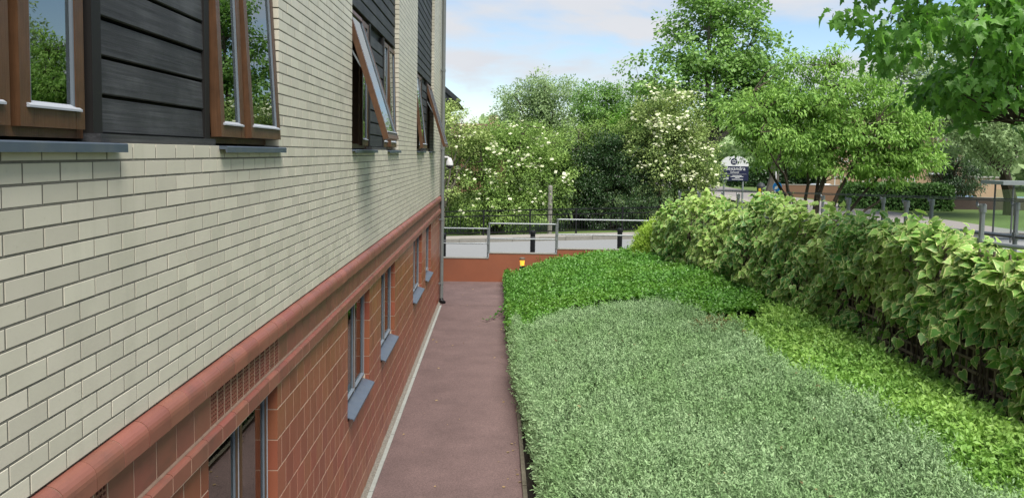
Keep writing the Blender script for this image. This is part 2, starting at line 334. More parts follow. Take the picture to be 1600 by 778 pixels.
# pebbly mortar fillet between edging and wall
V = []; F = []
ys = np.arange(-6, 19.0, 0.06)
for i, y in enumerate(ys):
    w = 0.004*math.sin(i*1.7)+0.004*math.sin(i*0.61)
    V += [(0.001, y, 0.035+w), (0.03, y, 0.022+w*1.5), (0.061, y, 0.004)]
for i in range(len(ys)-1):
    for k in range(2): F.append((3*i+k, 3*i+k+1, 3*i+k+4, 3*i+k+3))
M_pebble = mat('pebbly_mortar', (0.24, 0.215, 0.18), 0.95, var=0.5, nscale=55, detail=3, bump=0.9, bscale=120)
structure('wall_foot_fillet', mesh_np('wall_foot_fillet', V, np.array(F), M_pebble))
b = MB()
for k in range(32):
    y0 = -6.0+k*0.915
    if y0+0.9 > 22.3: break
    b.box(PX1, PX1+0.052, y0, y0+0.909, -0.15, 0.045+0.006*math.sin(k*3.3))
structure('bed_edging', b.mesh('bed_edging', mat('mossy_edging', (0.15, 0.135, 0.10), 0.95, var=0.25, nscale=9, bump=0.3, bscale=70, stain=0.6, sscale=2, stain_col=(0.07, 0.07, 0.04))), 'dark mossy concrete edging between path and planting')
# bed soil: a bank rising to the right
def bed_z(X, Y): return -0.03+0.155*np.clip(X-2.0, 0, 6.2)
structure('planting_bed_soil', grid_sheet('soil', np.array([1.978, 2.4, 3, 4, 5, 6, 7, 8.4]), np.array([-8, 0, 5, 10, 15, 19, 22.4]), bed_z, M_soil), 'dark soil of the planted bank')

# road, far pavement, side road -------------------------------------
def ssheet(name, x0, x1, y0, y1, material, off, label=None, nx=14):
    return structure(name, grid_sheet(name, np.linspace(x0, x1, nx), np.linspace(y0, y1, 4), street_z, material, off), label)
ssheet('road', -60, 70, 22.62, 29.6, M_asph, -0.035, 'grey asphalt street beyond the low wall')
b = MB()
for k in range(60):
    x0 = -34+k*0.915*1.2
    z = street_z(x0+0.5, 0); z2 = street_z(x0+1.08, 0)
    b.bar((x0, 29.66, z+0.02), (x0+1.085, 29.66, z2+0.02), 0.12, 0.2)
structure('kerb', b.mesh('kerb', M_conc), 'pale kerb along the far side of the street')
ssheet('pavement', -60, 19.4, 29.72, 31.3, M_pave, 0.08, 'pale pavement beyond the street')
ssheet('pavement', 25.6, 70, 29.72, 31.3, M_pave, 0.08, 'pale pavement right of the side road')
structure('side_road', grid_sheet('side_road', np.linspace(20.0, 25.0, 4), np.linspace(29.6, 120, 8), street_z, mat('pale_worn_asphalt', (0.27, 0.25, 0.24), 0.9, var=0.1, nscale=6), 0.012), 'pale side road running away from the street')
structure('side_pavement', grid_sheet('side_pavement', np.linspace(18.2, 19.9, 3), np.linspace(31.3, 120, 8), street_z, M_pave, 0.06), 'pale pavement along the side road')

# ================================================================== SCHOOL BUILDING
ZS = 4.06            # bed joint under the upper sills
ZT = 9.70            # top of the wall as built
ZB = 2.935           # bottom of cream brickwork
YA, YE = -6.0, 19.25 # wall extent along y
BAYS = [(-0.90, 3.0375), (5.85, 9.7875), (12.60, 16.5375)]
BZ = ZS+0.055        # bay bottom
school = thing('school_building', 'large cream brick and red tile building with black timber bays along the path', 'building', (-1.0, 9.0, 0))
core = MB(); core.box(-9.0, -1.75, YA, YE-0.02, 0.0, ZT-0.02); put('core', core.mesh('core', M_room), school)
roof = MB(); roof.box(-9.2, 0.32, YA-0.2, YE+0.3, ZT+0.002, ZT+0.22); put('roof', roof.mesh('roof', mat('grey_roof', (0.1, 0.1, 0.105), 0.7)), school)

# ---- cream brickwork
wall = MB(); MX = -0.0017
piers = []; y = YA
for b0, b1 in BAYS: piers.append((y, b0)); y = b1
piers.append((y, YE))
for p0, p1 in piers: wall.box(-0.30, MX, p0+(0.007 if p0 > YA else 0), p1-0.007, BZ+0.0, ZT)
wall.box(-0.30, MX-0.0004, YA, YE-0.006, ZB, BZ-0.001)
brick_wall = put('brick_wall', wall.mesh('brick_wall', M_mortar), school, label='cream brick upper wall')
def brick_mesh(w, h, d, ch=0.0007):
    x0 = -d; V = [(x0, 0, 0), (x0, w, 0), (x0, w, h), (x0, 0, h), (-ch, 0, 0), (-ch, w, 0), (-ch, w, h), (-ch, 0, h), (0, ch, ch), (0, w-ch, ch), (0, w-ch, h-ch), (0, ch, h-ch)]
    F = [(0, 4, 5, 1)[::-1], (1, 5, 6, 2)[::-1], (2, 6, 7, 3)[::-1], (3, 7, 4, 0)[::-1], (4, 8, 9, 5)[::-1], (5, 9, 10, 6)[::-1], (6, 10, 11, 7)[::-1], (7, 11, 8, 4)[::-1], (8, 9, 10, 11)]
    return V, F
def frame_area(y, z, w, h, x=0.0):
    P = project([(x, y, z), (x, y+w, z), (x, y+w, z+h), (x, y, z+h)])
    if (P[:, 2] < 0.3).any(): return -1
    if P[:, 0].max() < 0 or P[:, 0].min() > 1600 or P[:, 1].max() < 0 or P[:, 1].min() > 778: return 0
    u = np.clip(P[:, 0], 0, 1600); v = np.clip(P[:, 1], 0, 778)
    return 0.5*abs(sum(u[i]*v[(i+1) % 4]-u[(i+1) % 4]*v[i] for i in range(4)))
def lay(items, parent, piece, field, material, limit=300):
    """items: (y,z,w,h,depth,xoff); the ones that show largest become pieces, the rest one field"""
    items = sorted(items, key=lambda t: -frame_area(t[0], t[1], t[2], t[3]))
    cache = {}; rest = MB()
    for i, (yy, z, w, h, d, xo) in enumerate(items):
        if i < limit and frame_area(yy, z, w, h) > 0:
            k = (round(w, 3), round(h, 3), round(d, 3))
            if k not in cache:
                bm = MB(); bm.add(*brick_mesh(w, h, d)); cache[k] = bm.mesh(piece, material)
            put(piece, cache[k], parent, (xo, yy, z))
        else:
            V, F = brick_mesh(w, h, d); rest.add(np.array(V)+np.array([xo, yy, z]), F, rng.random())
    if rest.n: put(field, rest.mesh(field, material), parent, kind='stuff')
items = []
nr0 = -15; nr1 = int((ZT-ZS)/0.075)
for r in range(nr0, nr1):
    z = ZS+r*0.075+0.005; off = 0.0 if r % 2 else 0.1125      # row just under the joint J0 is r=-1
    zone = [(YA, YE)] if z < BZ-0.03 else piers
    for p0, p1 in zone:
        m0 = int(math.floor((p0-off)/0.225)); m1 = int(math.ceil((p1-off)/0.225))
        for m in range(m0, m1):
            a0 = max(m*0.225+off+0.005, p0 if p0 == YA else p0); a1 = min((m+1)*0.225+off-0.005, p1)
            if a1-a0 < 0.03: continue
            if len(zone) > 1 and abs(a0-p0) < 0.007: a0 = p0
            if len(zone) > 1 and abs(a1-p1) < 0.007: a1 = p1
            deep = 0.105 if (len(zone) > 1 and (abs(a0-p0) < 0.004 or abs(a1-p1) < 0.004)) or a1 > YE-0.01 else 0.02
            items.append((a0, z, round(a1-a0, 3), 0.065, deep, rng.uniform(-0.0012, 0.0012)))
lay(items, brick_wall, 'brick', 'brickwork', M_cream)

# ---- red band: bullnose, frieze, ledge
def extrude_y(prof, w):
    n = len(prof); V = [(x, 0, z) for x, z in prof]+[(x, w, z) for x, z in prof]
    F = [(i, (i+1) % n, n+(i+1) % n, n+i) for i in range(n)]+[tuple(range(n))[::-1], tuple(range(n, 2*n))]
    return V, F
band = MB(); band.box(-0.30, -0.021, YA, YE-0.004, 2.815, 2.925); bull = put('bullnose_band', band.mesh('bullnose_band', M_creamjoint), school, label='rounded red tile nosing under the cream bricks')
R = 0.062
prof = [(-0.02, 0.0), (0.060, 0.0)]+[(0.060-R+R*math.cos(t), 0.115-R+R*math.sin(t)) for t in np.linspace(0.0, math.pi/2, 7)]+[(-0.02, 0.115)]
jm = MB(); V, F = extrude_y([(x*0.975-0.0003, 0.001+z*0.976) for x, z in prof], YE-YA-0.01); jm.add(np.array(V)+np.array([0, YA, 2.8125]), F); put('joint_mortar', jm.mesh('joint_mortar', mat('band_joint', (0.30, 0.20, 0.15), 0.9, var=0.3, nscale=20)), bull)
bm = MB(); bm.add(*extrude_y(prof, 0.220)); me_b = bm.mesh('bullnose_tile', M_redband)
n = 0
for k in range(int((YE-YA)/0.225)):
    yy = -5.99+k*0.225+0.01
    if yy+0.22 < YE: put('bullnose_tile', me_b, bull, (rng.uniform(-0.0015, 0.0015), yy, 2.8125+rng.uniform(-0.001, 0.001)))
fz = MB(); 
for f0_, f1_ in ((YA, -0.856), (0.496, 1.619), (2.971, YE-0.005)): fz.box(-0.30, 0.0112, f0_, f1_, 2.592, 2.8145)
frieze = put('frieze_band', fz.mesh('frieze_band', M_creamjoint), school, label='flat red frieze tiles with perforated vents')
bm = MB(); bm.add(*brick_mesh(0.218, 0.212, 0.012)); me_f = bm.mesh('frieze_tile', M_redband)
# perforated half tiles
VENTD = 0.002
def vent_mesh():
    b = MB(); w, h, d = 0.1045, 0.212, 0.012
    ys_ = [0, 0.014, 0.034, 0.042, 0.062, 0.070, 0.090, w]; zs = [0]
    for k in range(8): zs += [0.012+k*0.0245, 0.012+k*0.0245+0.014]
    zs.append(h)
    for i in range(7):
        for j in range(len(zs)-1):
            if i % 2 == 1 and j % 2 == 1: 
                y0_, y1_, z0_, z1_ = ys_[i], ys_[i+1], zs[j], zs[j+1]
                b.add([(0, y0_, z0_), (0, y1_, z0_), (-d, y1_, z0_), (-d, y0_, z0_)], [(0, 1, 2, 3)])
                b.add([(0, y1_, z0_), (0, y1_, z1_), (-d, y1_, z1_), (-d, y1_, z0_)], [(0, 1, 2, 3)])
                continue
            b.add([(0, ys_[i], zs[j]), (0, ys_[i+1], zs[j]), (0, ys_[i+1], zs[j+1]), (0, ys_[i], zs[j+1])], [(0, 1, 2, 3)])
    for (A, B) in (((0, 0), (w, 0)), ((w, 0), (w, h)), ((w, h), (0, h)), ((0, h), (0, 0))):
        b.add([(0, A[0], A[1]), (0, B[0], B[1]), (-d, B[0], B[1]), (-d, A[0], A[1])], [(0, 1, 2, 3)])
    return b.mesh('vent_tile', M_redband)
me_v = vent_mesh()
VENTS = [(-0.855, 0.495), (1.62, 2.97)]
hb = MB()
for v0, v1 in VENTS: hb.box(-0.28, -0.004, v0, v1, 2.594, 2.812)
put('vent_back', hb.mesh('vent_back', M_hole), frieze)
vj = MB()
for v0, v1 in VENTS:
    for k in range(13): vj.box(-0.0035, 0.0114, v0+k*0.1125-0.0038, v0+k*0.1125+0.0038, 2.5945, 2.8125)
put('vent_joints', vj.mesh('vent_joints', M_creamjoint), frieze, kind='stuff')
for v0, v1 in VENTS:
    for k in range(12): put('vent_tile', me_v, frieze, (0.0122, v0+0.004+k*0.1125, 2.5975))
for k in range(int((YE-YA)/0.225)):
    yy = -5.805+0.0035+k*0.225
    if yy+0.22 > YE: break
    if any(yy+0.11 > v0-0.02 and yy+0.11 < v1+0.02 for v0, v1 in VENTS): continue
    put('frieze_tile', me_f, frieze, (0.0124+rng.uniform(0, 0.001), yy, 2.5975))
lg = MB(); lg.box(-0.30, 0.0480, YA, YE-0.006, 2.478, 2.562); ledge = put('ledge_band', lg.mesh('ledge_band', M_creamjoint), school, label='projecting red tile string course with pale mortar on top')
prof = [(-0.02, 0.0), (0.046, 0.0), (0.049, 0.004), (0.049, 0.086), (0.041, 0.098), (-0.02, 0.110)]
bm = MB(); bm.add(*extrude_y(prof, 0.219)); me_l = bm.mesh('ledge_tile', M_redband)
for k in range(int((YE-YA)/0.225)):
    yy = -6.0+0.003+0.06+k*0.225
    if yy+0.22 > YE: break
    put('ledge_tile', me_l, ledge, (rng.uniform(-0.0002, 0.001), yy, 2.4785), )
ft = MB(); prof = [(0.0105, 2.5835), (0.0195, 2.5825), (0.0165, 2.590), (0.0105, 2.597)]
V, F = extrude_y(prof, YE-YA-0.02); ft.add(np.array(V)+np.array([0, YA, 0]), F)
put('mortar_fillet', ft.mesh('mortar_fillet', mat('pale_mortar_fillet', (0.30, 0.20, 0.145), 0.95, var=0.2, nscale=18, stain=0.5, sscale=3, stain_col=(0.25, 0.16, 0.12))), ledge)

# ---- red tile ground floor with window openings
LW = [(1.62, 2.97), (5.64, 7.05), (8.02, 9.47), (12.15, 13.80), (14.72, 16.05)]
LZ0, LZ1 = 1.30, 2.475
def spans(lo, hi, holes):
    out = []; c = lo
    for h0, h1 in holes:
        if h0 > c: out.append((c, h0))
        c = h1
    out.append((c, hi)); return out
tw = MB(); TX = -0.0007
tw.box(-0.30, TX, YA, YE-0.006, 0.0, LZ0-0.081)
for s0, s1 in spans(YA, YE-0.006, LW): tw.box(-0.30, TX-0.0003, s0+0.004, s1-0.004, LZ0-0.08, LZ1+0.002)
tile_wall = put('tile_wall', tw.mesh('tile_wall', M_creamjoint), school, label='square red glazed tiles of the ground floor')
items = []; TJ = 0.009
for r in range(11):
    z1 = LZ1-r*0.225; z0 = z1-0.225; off = 0.045 if r % 2 else 0.1575
    for zz0, zz1, holes in ([(z0, z1, LW)] if z0 >= LZ0-1e-6 else ([(z0, z1, [])] if z1 <= LZ0+1e-6 else [(z0, z1, LW)])):
        for s0, s1 in spans(YA, YE, holes):
            m0 = int(math.floor((s0-off)/0.225)); m1 = int(math.ceil((s1-off)/0.225))
            for m in range(m0, m1):
                a0 = max(m*0.225+off+TJ/2, s0); a1 = min((m+1)*0.225+off-TJ/2, s1)
                if a1-a0 < 0.02: continue
                if holes and abs(a0-s0) < 0.007: a0 = s0
                if holes and abs(a1-s1) < 0.007: a1 = s1
                edge_ = holes and (abs(a0-s0) < 0.006 or abs(a1-s1) < 0.006) and a0 > YA+0.3
                items.append((a0, zz0+TJ/2, round(a1-a0, 3), zz1-zz0-TJ, 0.10 if edge_ or a1 > YE-0.01 else 0.012, rng.uniform(-0.0002, 0.0010)))
    # the part row beside and below the opening bottoms
full = [t for t in items if not (t[1] < LZ0-0.01 and t[1]+t[3] > LZ0+0.01)]
items = full
r = 5; z1 = LZ1-5*0.225; z0 = z1-0.225
for s0, s1 in spans(YA, YE, LW):
    m0 = int(math.floor((s0-0.045)/0.225)); m1 = int(math.ceil((s1-0.045)/0.225))
    for m in range(m0, m1):
        a0 = max(m*0.225+0.045+TJ/2, s0); a1 = min((m+1)*0.225+0.045-TJ/2, s1)
        if a1-a0 > 0.02: items.append((a0, z0+TJ/2, round(a1-a0, 3), 0.225-TJ, 0.05, 0.0))
for s0, s1 in LW:
    k = 0
    while s0+k*0.225 < s1-0.02:
        a0 = s0+k*0.225+TJ/2; a1 = min(s0+(k+1)*0.225-TJ/2, s1); items.append((a0, z0+TJ/2, round(a1-a0, 3), LZ0-z0-TJ-0.075, 0.012, 0.0)); k += 1
lay(items, tile_wall, 'wall_tile', 'tilework', M_red)
# lintel undersides
for (s0, s1) in LW:
    lb = MB(); lb.box(-0.29, 0.0, s0+0.001, s1-0.001, LZ1+0.0005, LZ1+0.0025); put('lintel', lb.mesh('lintel', M_red), tile_wall)

# ---- windows
def rotx_about(V, hinge_x, hinge_z, ang):
    V = np.array(V, float); c, s = math.cos(ang), math.sin(ang); x = V[:, 0]-hinge_x; z = V[:, 2]-hinge_z
    V[:, 0] = hinge_x+x*c-z*s; V[:, 2] = hinge_z+x*s+z*c; return V
def rect_frame(b, y0, y1, z0, z1, wy, wz0, wz1, x0, x1):
    b.box(x0, x1, y0, y0+wy, z0, z1); b.box(x0, x1, y1-wy, y1, z0, z1)
    b.box(x0+0.001, x1-0.001, y0+wy, y1-wy, z0, z0+wz0); b.box(x0+0.001, x1-0.001, y0+wy, y1-wy, z1-wz1, z1)
def window(y0, y1, z0, z1, lights, xf, label, sill_over=0.09, lower=False):
    """lights: list of (ya, yb, opening angle in degrees). xf: outer face of the fixed frame"""
    w = thing_part('window', school, (xf, (y0+y1)/2, z0), label)
    f = MB(); rect_frame(f, y0, y1, z0, z1, 0.05, 0.05, 0.05, xf-0.09, xf)
    for k in range(len(lights)-1):
        c = (lights[k][1]+lights[k+1][0])/2; f.box(xf-0.088, xf-0.0012, c-0.03, c+0.03, z0+0.05, z1-0.05)
    put('frame', f.mesh('frame', M_wood), w)
    for (ya, yb, ang) in lights:
        za, zb = z0+0.035, z1-0.03; hx, hz = xf+0.0, zb; A = math.radians(ang)
        sx0, sx1 = xf-0.028, xf+0.032
        parts = []
        b = MB(); rect_frame(b, ya, yb, za, zb, 0.062 if not lower else 0.042, 0.075 if not lower else 0.045, 0.06 if not lower else 0.042, sx0, sx1); parts.append(('sash', b, M_wood))
        wy, wz0, wz1 = (0.062, 0.075, 0.06) if not lower else (0.042, 0.045, 0.042)
        b = MB(); b.box(sx1-0.022, sx1-0.017, ya+wy-0.01, yb-wy+0.01, za+wz0-0.01, zb-wz1+0.01); parts.append(('pane', b, M_glass))
        for q0, q1 in ((ya+wy+0.0005, ya+wy+0.010), (yb-wy-0.010, yb-wy-0.0005)):
            b = MB(); b.box(sx1-0.0165, sx1-0.004, q0, q1, za+wz0, zb-wz1); parts.append(('gasket', b, M_gasket))
        b = MB()
        prof = [(sx1-0.016, za+wz0+0.017), (sx1+0.012, za+wz0+0.000), (sx1+0.012, za+wz0-0.008), (sx1+0.0012, za+wz0-0.008), (sx1-0.016, za+wz0+0.0015)]
        V, F = extrude_y(prof, yb-ya-2*wy+0.05); b.add(np.array(V)+np.array([0, ya+wy-0.025, 0]), F); parts.append(('drip_bead', b, M_bead if not lower else M_gasket))
        if lower:
            b2 = MB(); b2.box(sx1+0.0006, sx1+0.006, yb-0.009, yb-0.001, za, zb-0.01); parts.append(('edge_trim', b2, M_bead))
        for nm, b, m in parts:
            if ang:
                for i in range(len(b.v)): b.v[i] = rotx_about(b.v[i], hx, hz, A)
            put(nm, b.mesh(nm, m), w)
        if ang > 8:
            st = MB()
            for q in (ya+0.012, yb-0.012):
                p0 = np.array([[sx0, q, za+0.55*(zb-za)]]); p1 = rotx_about(p0, hx, hz, A)[0]
                st.bar((xf-0.01, q, za+0.78*(zb-za)), p1, 0.006, 0.018)
            put('stay', st.mesh('stay', M_galv), w)
    # sill
    sm = M_lsill if lower else M_sill
    if lower: prof = [(xf-0.03, z0+0.022), (0.068, z0-0.045), (0.068, z0-0.066), (0.060, z0-0.066), (0.060, z0-0.052), (xf-0.03, z0-0.004)]; e0, e1 = 0.002, -0.002
    else: prof = [(xf-0.03, z0-0.012), (0.043, z0-0.016), (0.046, z0-0.020), (0.046, z0-0.052), (0.038, z0-0.052), (0.036, z0-0.034), (xf-0.03, z0-0.030)]; e0, e1 = sill_over
    b = MB(); V, F = extrude_y(prof, (y1+e1)-(y0+e0)); b.add(np.array(V)+np.array([0, y0+e0, 0]), F); put('sill', b.mesh('sill', sm), w)
    # dim room behind the glass
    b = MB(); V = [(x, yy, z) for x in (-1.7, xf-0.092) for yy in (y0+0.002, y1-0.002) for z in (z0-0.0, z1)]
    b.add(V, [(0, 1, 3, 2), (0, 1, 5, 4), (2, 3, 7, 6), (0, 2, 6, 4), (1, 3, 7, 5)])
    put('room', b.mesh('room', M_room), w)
    return w
def thing_part(name, parent, loc, label=None):
    o = bpy.data.objects.new(name, None); COL.objects.link(o); W[o.name] = np.array(loc, float); o.parent = parent
    o.location = np.array(loc)-W[parent.name]; o.empty_display_size = 0.1
    if label: o['label'] = label
    return o
XF = -0.092; HZ = 5.69
for k, (b0, b1) in enumerate(BAYS):
    wa0, wa1 = b0+0.012, b0+1.46; wb0, wb1 = b1-1.20, b1-0.012
    oa = [(0, 0), (17.5, 0), (7.0, 0)][k]; ob = [(2.2, 3.3), (0, 1.5), (17.0, 17.0)][k]
    sa = [(wa0+0.055, wa0+0.93, oa[0]), (wa0+0.985, wa1-0.045, oa[1])]
    sb = [(wb0+0.045, wb0+0.455, ob[0]), (wb0+0.50, wb1-0.03, ob[1])]
    nm = ['first', 'second', 'third'][k]
    window(wa0, wa1, BZ+0.03, HZ, sa, XF, ['brown timber window with closed narrow light, nearest the camera', 'brown timber window with its wide sash propped far open', 'brown timber window slightly open in the farthest bay'][k], (0.0, 0.085))
    window(wb0, wb1, BZ+0.03, HZ, sb, XF, ['pair of brown sashes slightly open, reflecting trees', 'nearly closed brown window in the middle bay', 'brown window with sashes propped open in the farthest bay'][k], (-0.01, 0.04))
    # timber cladding between and above
    cl = thing_part('timber_cladding', school, (XF, (b0+b1)/2, BZ), ['black weathered boards in the nearest bay', 'black weathered boards in the middle bay', 'black weathered boards in the farthest bay'][k])
    bk = MB(); bk.box(-0.30, -0.118, b0+0.001, b1-0.001, HZ+0.002, ZT); bk.box(-1.74, -0.118, wa1+0.003, wb0-0.003, BZ-0.02, HZ+0.0015)
    put('backing', bk.mesh('backing', M_post), cl)
    pz = BZ+0.075; pitch = 0.158
    for (c0, c1) in ((wa1+0.002, wa1+0.075), (wb0-0.075, wb0-0.002)):
        pb = MB(); pb.box(-0.117, -0.052, c0, c1, BZ-0.018, HZ); put('corner_post', pb.mesh('corner_post', M_post), cl)
    rl = MB(); rl.box(-0.117, -0.022, wa1+0.001, wb0-0.001, BZ+0.016, BZ+0.052); put('base_rail', rl.mesh('base_rail', M_black), cl)
    def board(c0, c1, z):
        V, F = extrude_y([(-0.116, 0), (-0.066, 0.0), (-0.060, 0.005), (-0.066, 0.140), (-0.070, 0.144), (-0.116, 0.144)], c1-c0)
        b = MB(); b.add(V, F); put('board', b.mesh('board', M_black), cl, (rng.uniform(-0.003, 0.003), c0, z))
    z = BZ+0.056
    while z+0.15 < HZ+0.02: board(wa1+0.077, wb0-0.077, z); z += pitch
    z = HZ+0.03
    while z+0.15 < ZT: board(b0+0.004, b1-0.004, z); z += pitch
for k, (s0, s1) in enumerate(LW):
    c = s0+(s1-s0)*0.52
    window(s0+0.003, s1-0.003, LZ0, LZ1-0.002, [(s0+0.045, c-0.018, 0), (c+0.018, s1-0.045, 0)], -0.095, ['ground floor window with closed brown frame below the nearest vents', 'ground floor window with blue grey sill', 'ground floor window beside the middle of the path', 'narrow looking ground floor window further along', 'farthest ground floor window near the downpipe'][k], lower=True)

# ---- downpipe, brackets, shoe
dp = MB(); dp.tube([(0.075, 18.72, 0.10), (0.075, 18.72, 5.0), (0.075, 18.72, ZT)], 0.052, 14); pipe = put('downpipe', dp.mesh('downpipe', M_pipe, smooth=True), school, label='grey metal downpipe at the corner')
for z in (0.55, 2.3, 4.2, 6.3, 8.3):
    b = MB(); b.lathe([(0.059, -0.03), (0.059, 0.03)], (0.075, 18.72, z), 14); b.box(-0.0, 0.06, 18.65, 18.79, z-0.015, z+0.015); put('bracket', b.mesh('bracket', M_pipe), pipe)
b = MB(); b.tube([(0.075, 18.72, 0.13), (0.085, 18.70, 0.06), (0.16, 18.62, 0.03)], [0.06, 0.062, 0.058], 12); put('shoe', b.mesh('shoe', M_bmetal, smooth=True), pipe)
# wall mounted dome camera past the corner
cc = thing('security_camera', 'white dome security camera on a bracket at the corner of the cream wall', 'camera', (0.12, 19.15, 3.95))
b = MB(); b.tube([(-0.0, 19.15, 3.98), (0.16, 19.15, 3.98), (0.22, 19.15, 3.96)], 0.028, 8); b.box(-0.002, 0.02, 19.09, 19.21, 3.88, 4.08); put('bracket', b.mesh('bracket', mat('white_plastic', (0.75, 0.75, 0.75), 0.4)), cc)
b = MB(); b.lathe([(0.02, 0.0), (0.05, -0.02), (0.085, -0.10), (0.105, -0.19), (0.108, -0.22)], (0.235, 19.15, 3.97), 16); put('housing', b.mesh('housing', MATS['white_plastic'], smooth=True), cc)
b = MB(); b.lathe([(0.10, -0.22), (0.09, -0.26), (0.06, -0.295), (0.01, -0.31)], (0.235, 19.15, 3.97), 16); put('dome', b.mesh('dome', mat('smoked_dome', (0.03, 0.03, 0.035), 0.1, spec=0.6), smooth=True), cc)

# ================================================================== LOW WALL, RAILING, BOLLARDS
YW = 22.40
STEPS = [(-6.0, 1.33, 0.745), (1.33, 3.52, 0.915), (3.52, 6.50, 1.075), (6.50, 8.2, 1.265)]
lw = thing('low_wall', 'stepped terracotta rendered low wall at the end of the path', 'wall', (2, YW, 0))
for x0, x1, h in STEPS:
    b = MB(); b.box(x0+0.001, x1, YW, YW+0.21, -0.1, h); put('wall_block', b.mesh('wall_block', M_render), lw)
    b = MB(); b.box(x0-0.004 if x0 > -5 else x0, x1-0.006, YW-0.012, YW+0.222, h+0.001, h+0.022); put('coping', b.mesh('coping', M_conc), lw)
def rail_run(parent, pts, r, name='rail', material=None):
    b = MB(); b.tube(pts, r, 8); return put(name, b.mesh(name, material or M_galv, smooth=False), parent)
rl = thing('stepped_railing', 'galvanised tube railing stepping up along the terracotta low wall', 'railing', (2, YW+0.1, 0.75))
RY = YW+0.10; rr = 0.024
for x0, x1, h in STEPS:
    xa = max(x0, -3.0); top = h+0.955; mid = h+0.47
    if x0 > 6: x1 = 7.35; top = h+0.80; mid = h+0.36
    rail_run(rl, [(xa+0.0, RY, top), (x1-0.02, RY, top)], rr, 'top_rail'); rail_run(rl, [(xa, RY, mid), (x1-0.02, RY, mid)], rr*0.9, 'mid_rail')
    for xp in ([xa] if xa > -2 else [])+[x1-0.045]:
        zt = top if xp != xa else top
        rail_run(rl, [(xp, RY, h), (xp, RY, zt+0.03)], rr, 'post')
        for pr_, zz_ in (([(0.034, 0), (0.034, 0.06)], zt-0.03), ([(0.034, 0), (0.034, 0.06)], mid-0.03), ([(0.06, 0), (0.06, 0.012)], h+0.022)):
            b = MB(); b.lathe(pr_, (xp, RY, zz_), 10); put('fitting', b.mesh('fitting', M_galv), rl)
for i, (x, y, lab) in enumerate([(2.78, 23.6, 'square black bollard behind the railing nearest the middle of the low wall'), (5.72, 23.7, 'square black bollard behind the railing near the ivy hedge'), (-0.19, 23.3, 'black bollard half hidden behind the downpipe')]):
    t = thing('bollard', lab, 'bollard', (x, y, street_z(x, y)-0.03), 'black bollards along the street edge'); z0 = street_z(x, y)-0.04
    b = MB(); b.lathe([(0.085, 0), (0.085, 0.95), (0.082, 0.955)], (x, y, z0), 18); put('post', b.mesh('post', M_bmetal), t)
    b = MB(); b.lathe([(0.098, 0.93), (0.098, 1.0), (0.085, 1.04), (0.04, 1.055), (0.005, 1.057)], (x, y, z0), 18); put('cap', b.mesh('cap', M_bmetal), t)
    b = MB(); b.lathe([(0.0865, 0.78), (0.0865, 0.84)], (x, y, z0), 18); put('band', b.mesh('band', mat('grey_reflective', (0.12, 0.12, 0.13), 0.4)), t)
# light bollard, lit amber
t = thing('light_bollard', 'short dark bollard lamp glowing amber in front of the low wall', 'lamp', (2.38, 21.85, 0)); c = (2.38, 21.85, 0)
b = MB(); b.lathe([(0.075, 0.0), (0.075, 0.62)], c, 16); put('post', b.mesh('post', M_bmetal), t)
b = MB(); b.lathe([(0.062, 0.62), (0.066, 0.68), (0.078, 0.79)], c, 16); put('lens', b.mesh('lens', mat('amber_lens', (0.8, 0.36, 0.06), 0.3, emit=((1.0, 0.36, 0.03), 0.75))), t)
b = MB(); b.lathe([(0.088, 0.79), (0.090, 0.85), (0.06, 0.875), (0.01, 0.88)], c, 16); put('cap', b.mesh('cap', mat('weathered_bronze', (0.16, 0.12, 0.09), 0.5)), t)

# black guard fence on the far pavement
YF = 31.2
gf = thing('guard_fence', 'long black guard rail fence with thin vertical bars beyond the street', 'fence', (4, YF, 0.5))
xs = np.arange(-9.0, 15.1, 2.0)
for k, x in enumerate(xs):
    z = street_z(x, YF)+0.06
    b = MB(); b.box(x-0.035, x+0.035, YF-0.035, YF+0.035, z-0.05, z+1.12); put('post', b.mesh('post', M_bmetal), gf)
    if k == len(xs)-1: break
    x2 = xs[k+1]; z2 = street_z(x2, YF)+0.06
    for hh, nm in ((1.08, 'top_rail'), (0.86, 'second_rail'), (0.14, 'bottom_rail')):
        b = MB(); b.bar((x+0.03, YF, z+hh), (x2-0.03, YF, z2+hh), 0.045, 0.045); put(nm, b.mesh(nm, M_bmetal), gf)
    b = MB()
    for j in range(1, 16):
        xx = x+(x2-x)*j/16; zz = street_z(xx, YF)+0.06; b.box(xx-0.009, xx+0.009, YF-0.009, YF+0.009, zz+0.14, zz+0.86)
    put('bars', b.mesh('bars', M_bmetal), gf, kind='stuff')
t = thing('concrete_post', 'pale concrete post standing between the flowering bush and the dark hedge', 'post', (3.95, 32.6, 0.6))
b = MB(); b.lathe([(0.11, 0), (0.10, 2.1), (0.08, 2.16), (0.02, 2.17)], (3.95, 32.6, 0.55), 10); put('shaft', b.mesh('shaft', M_conc), t)

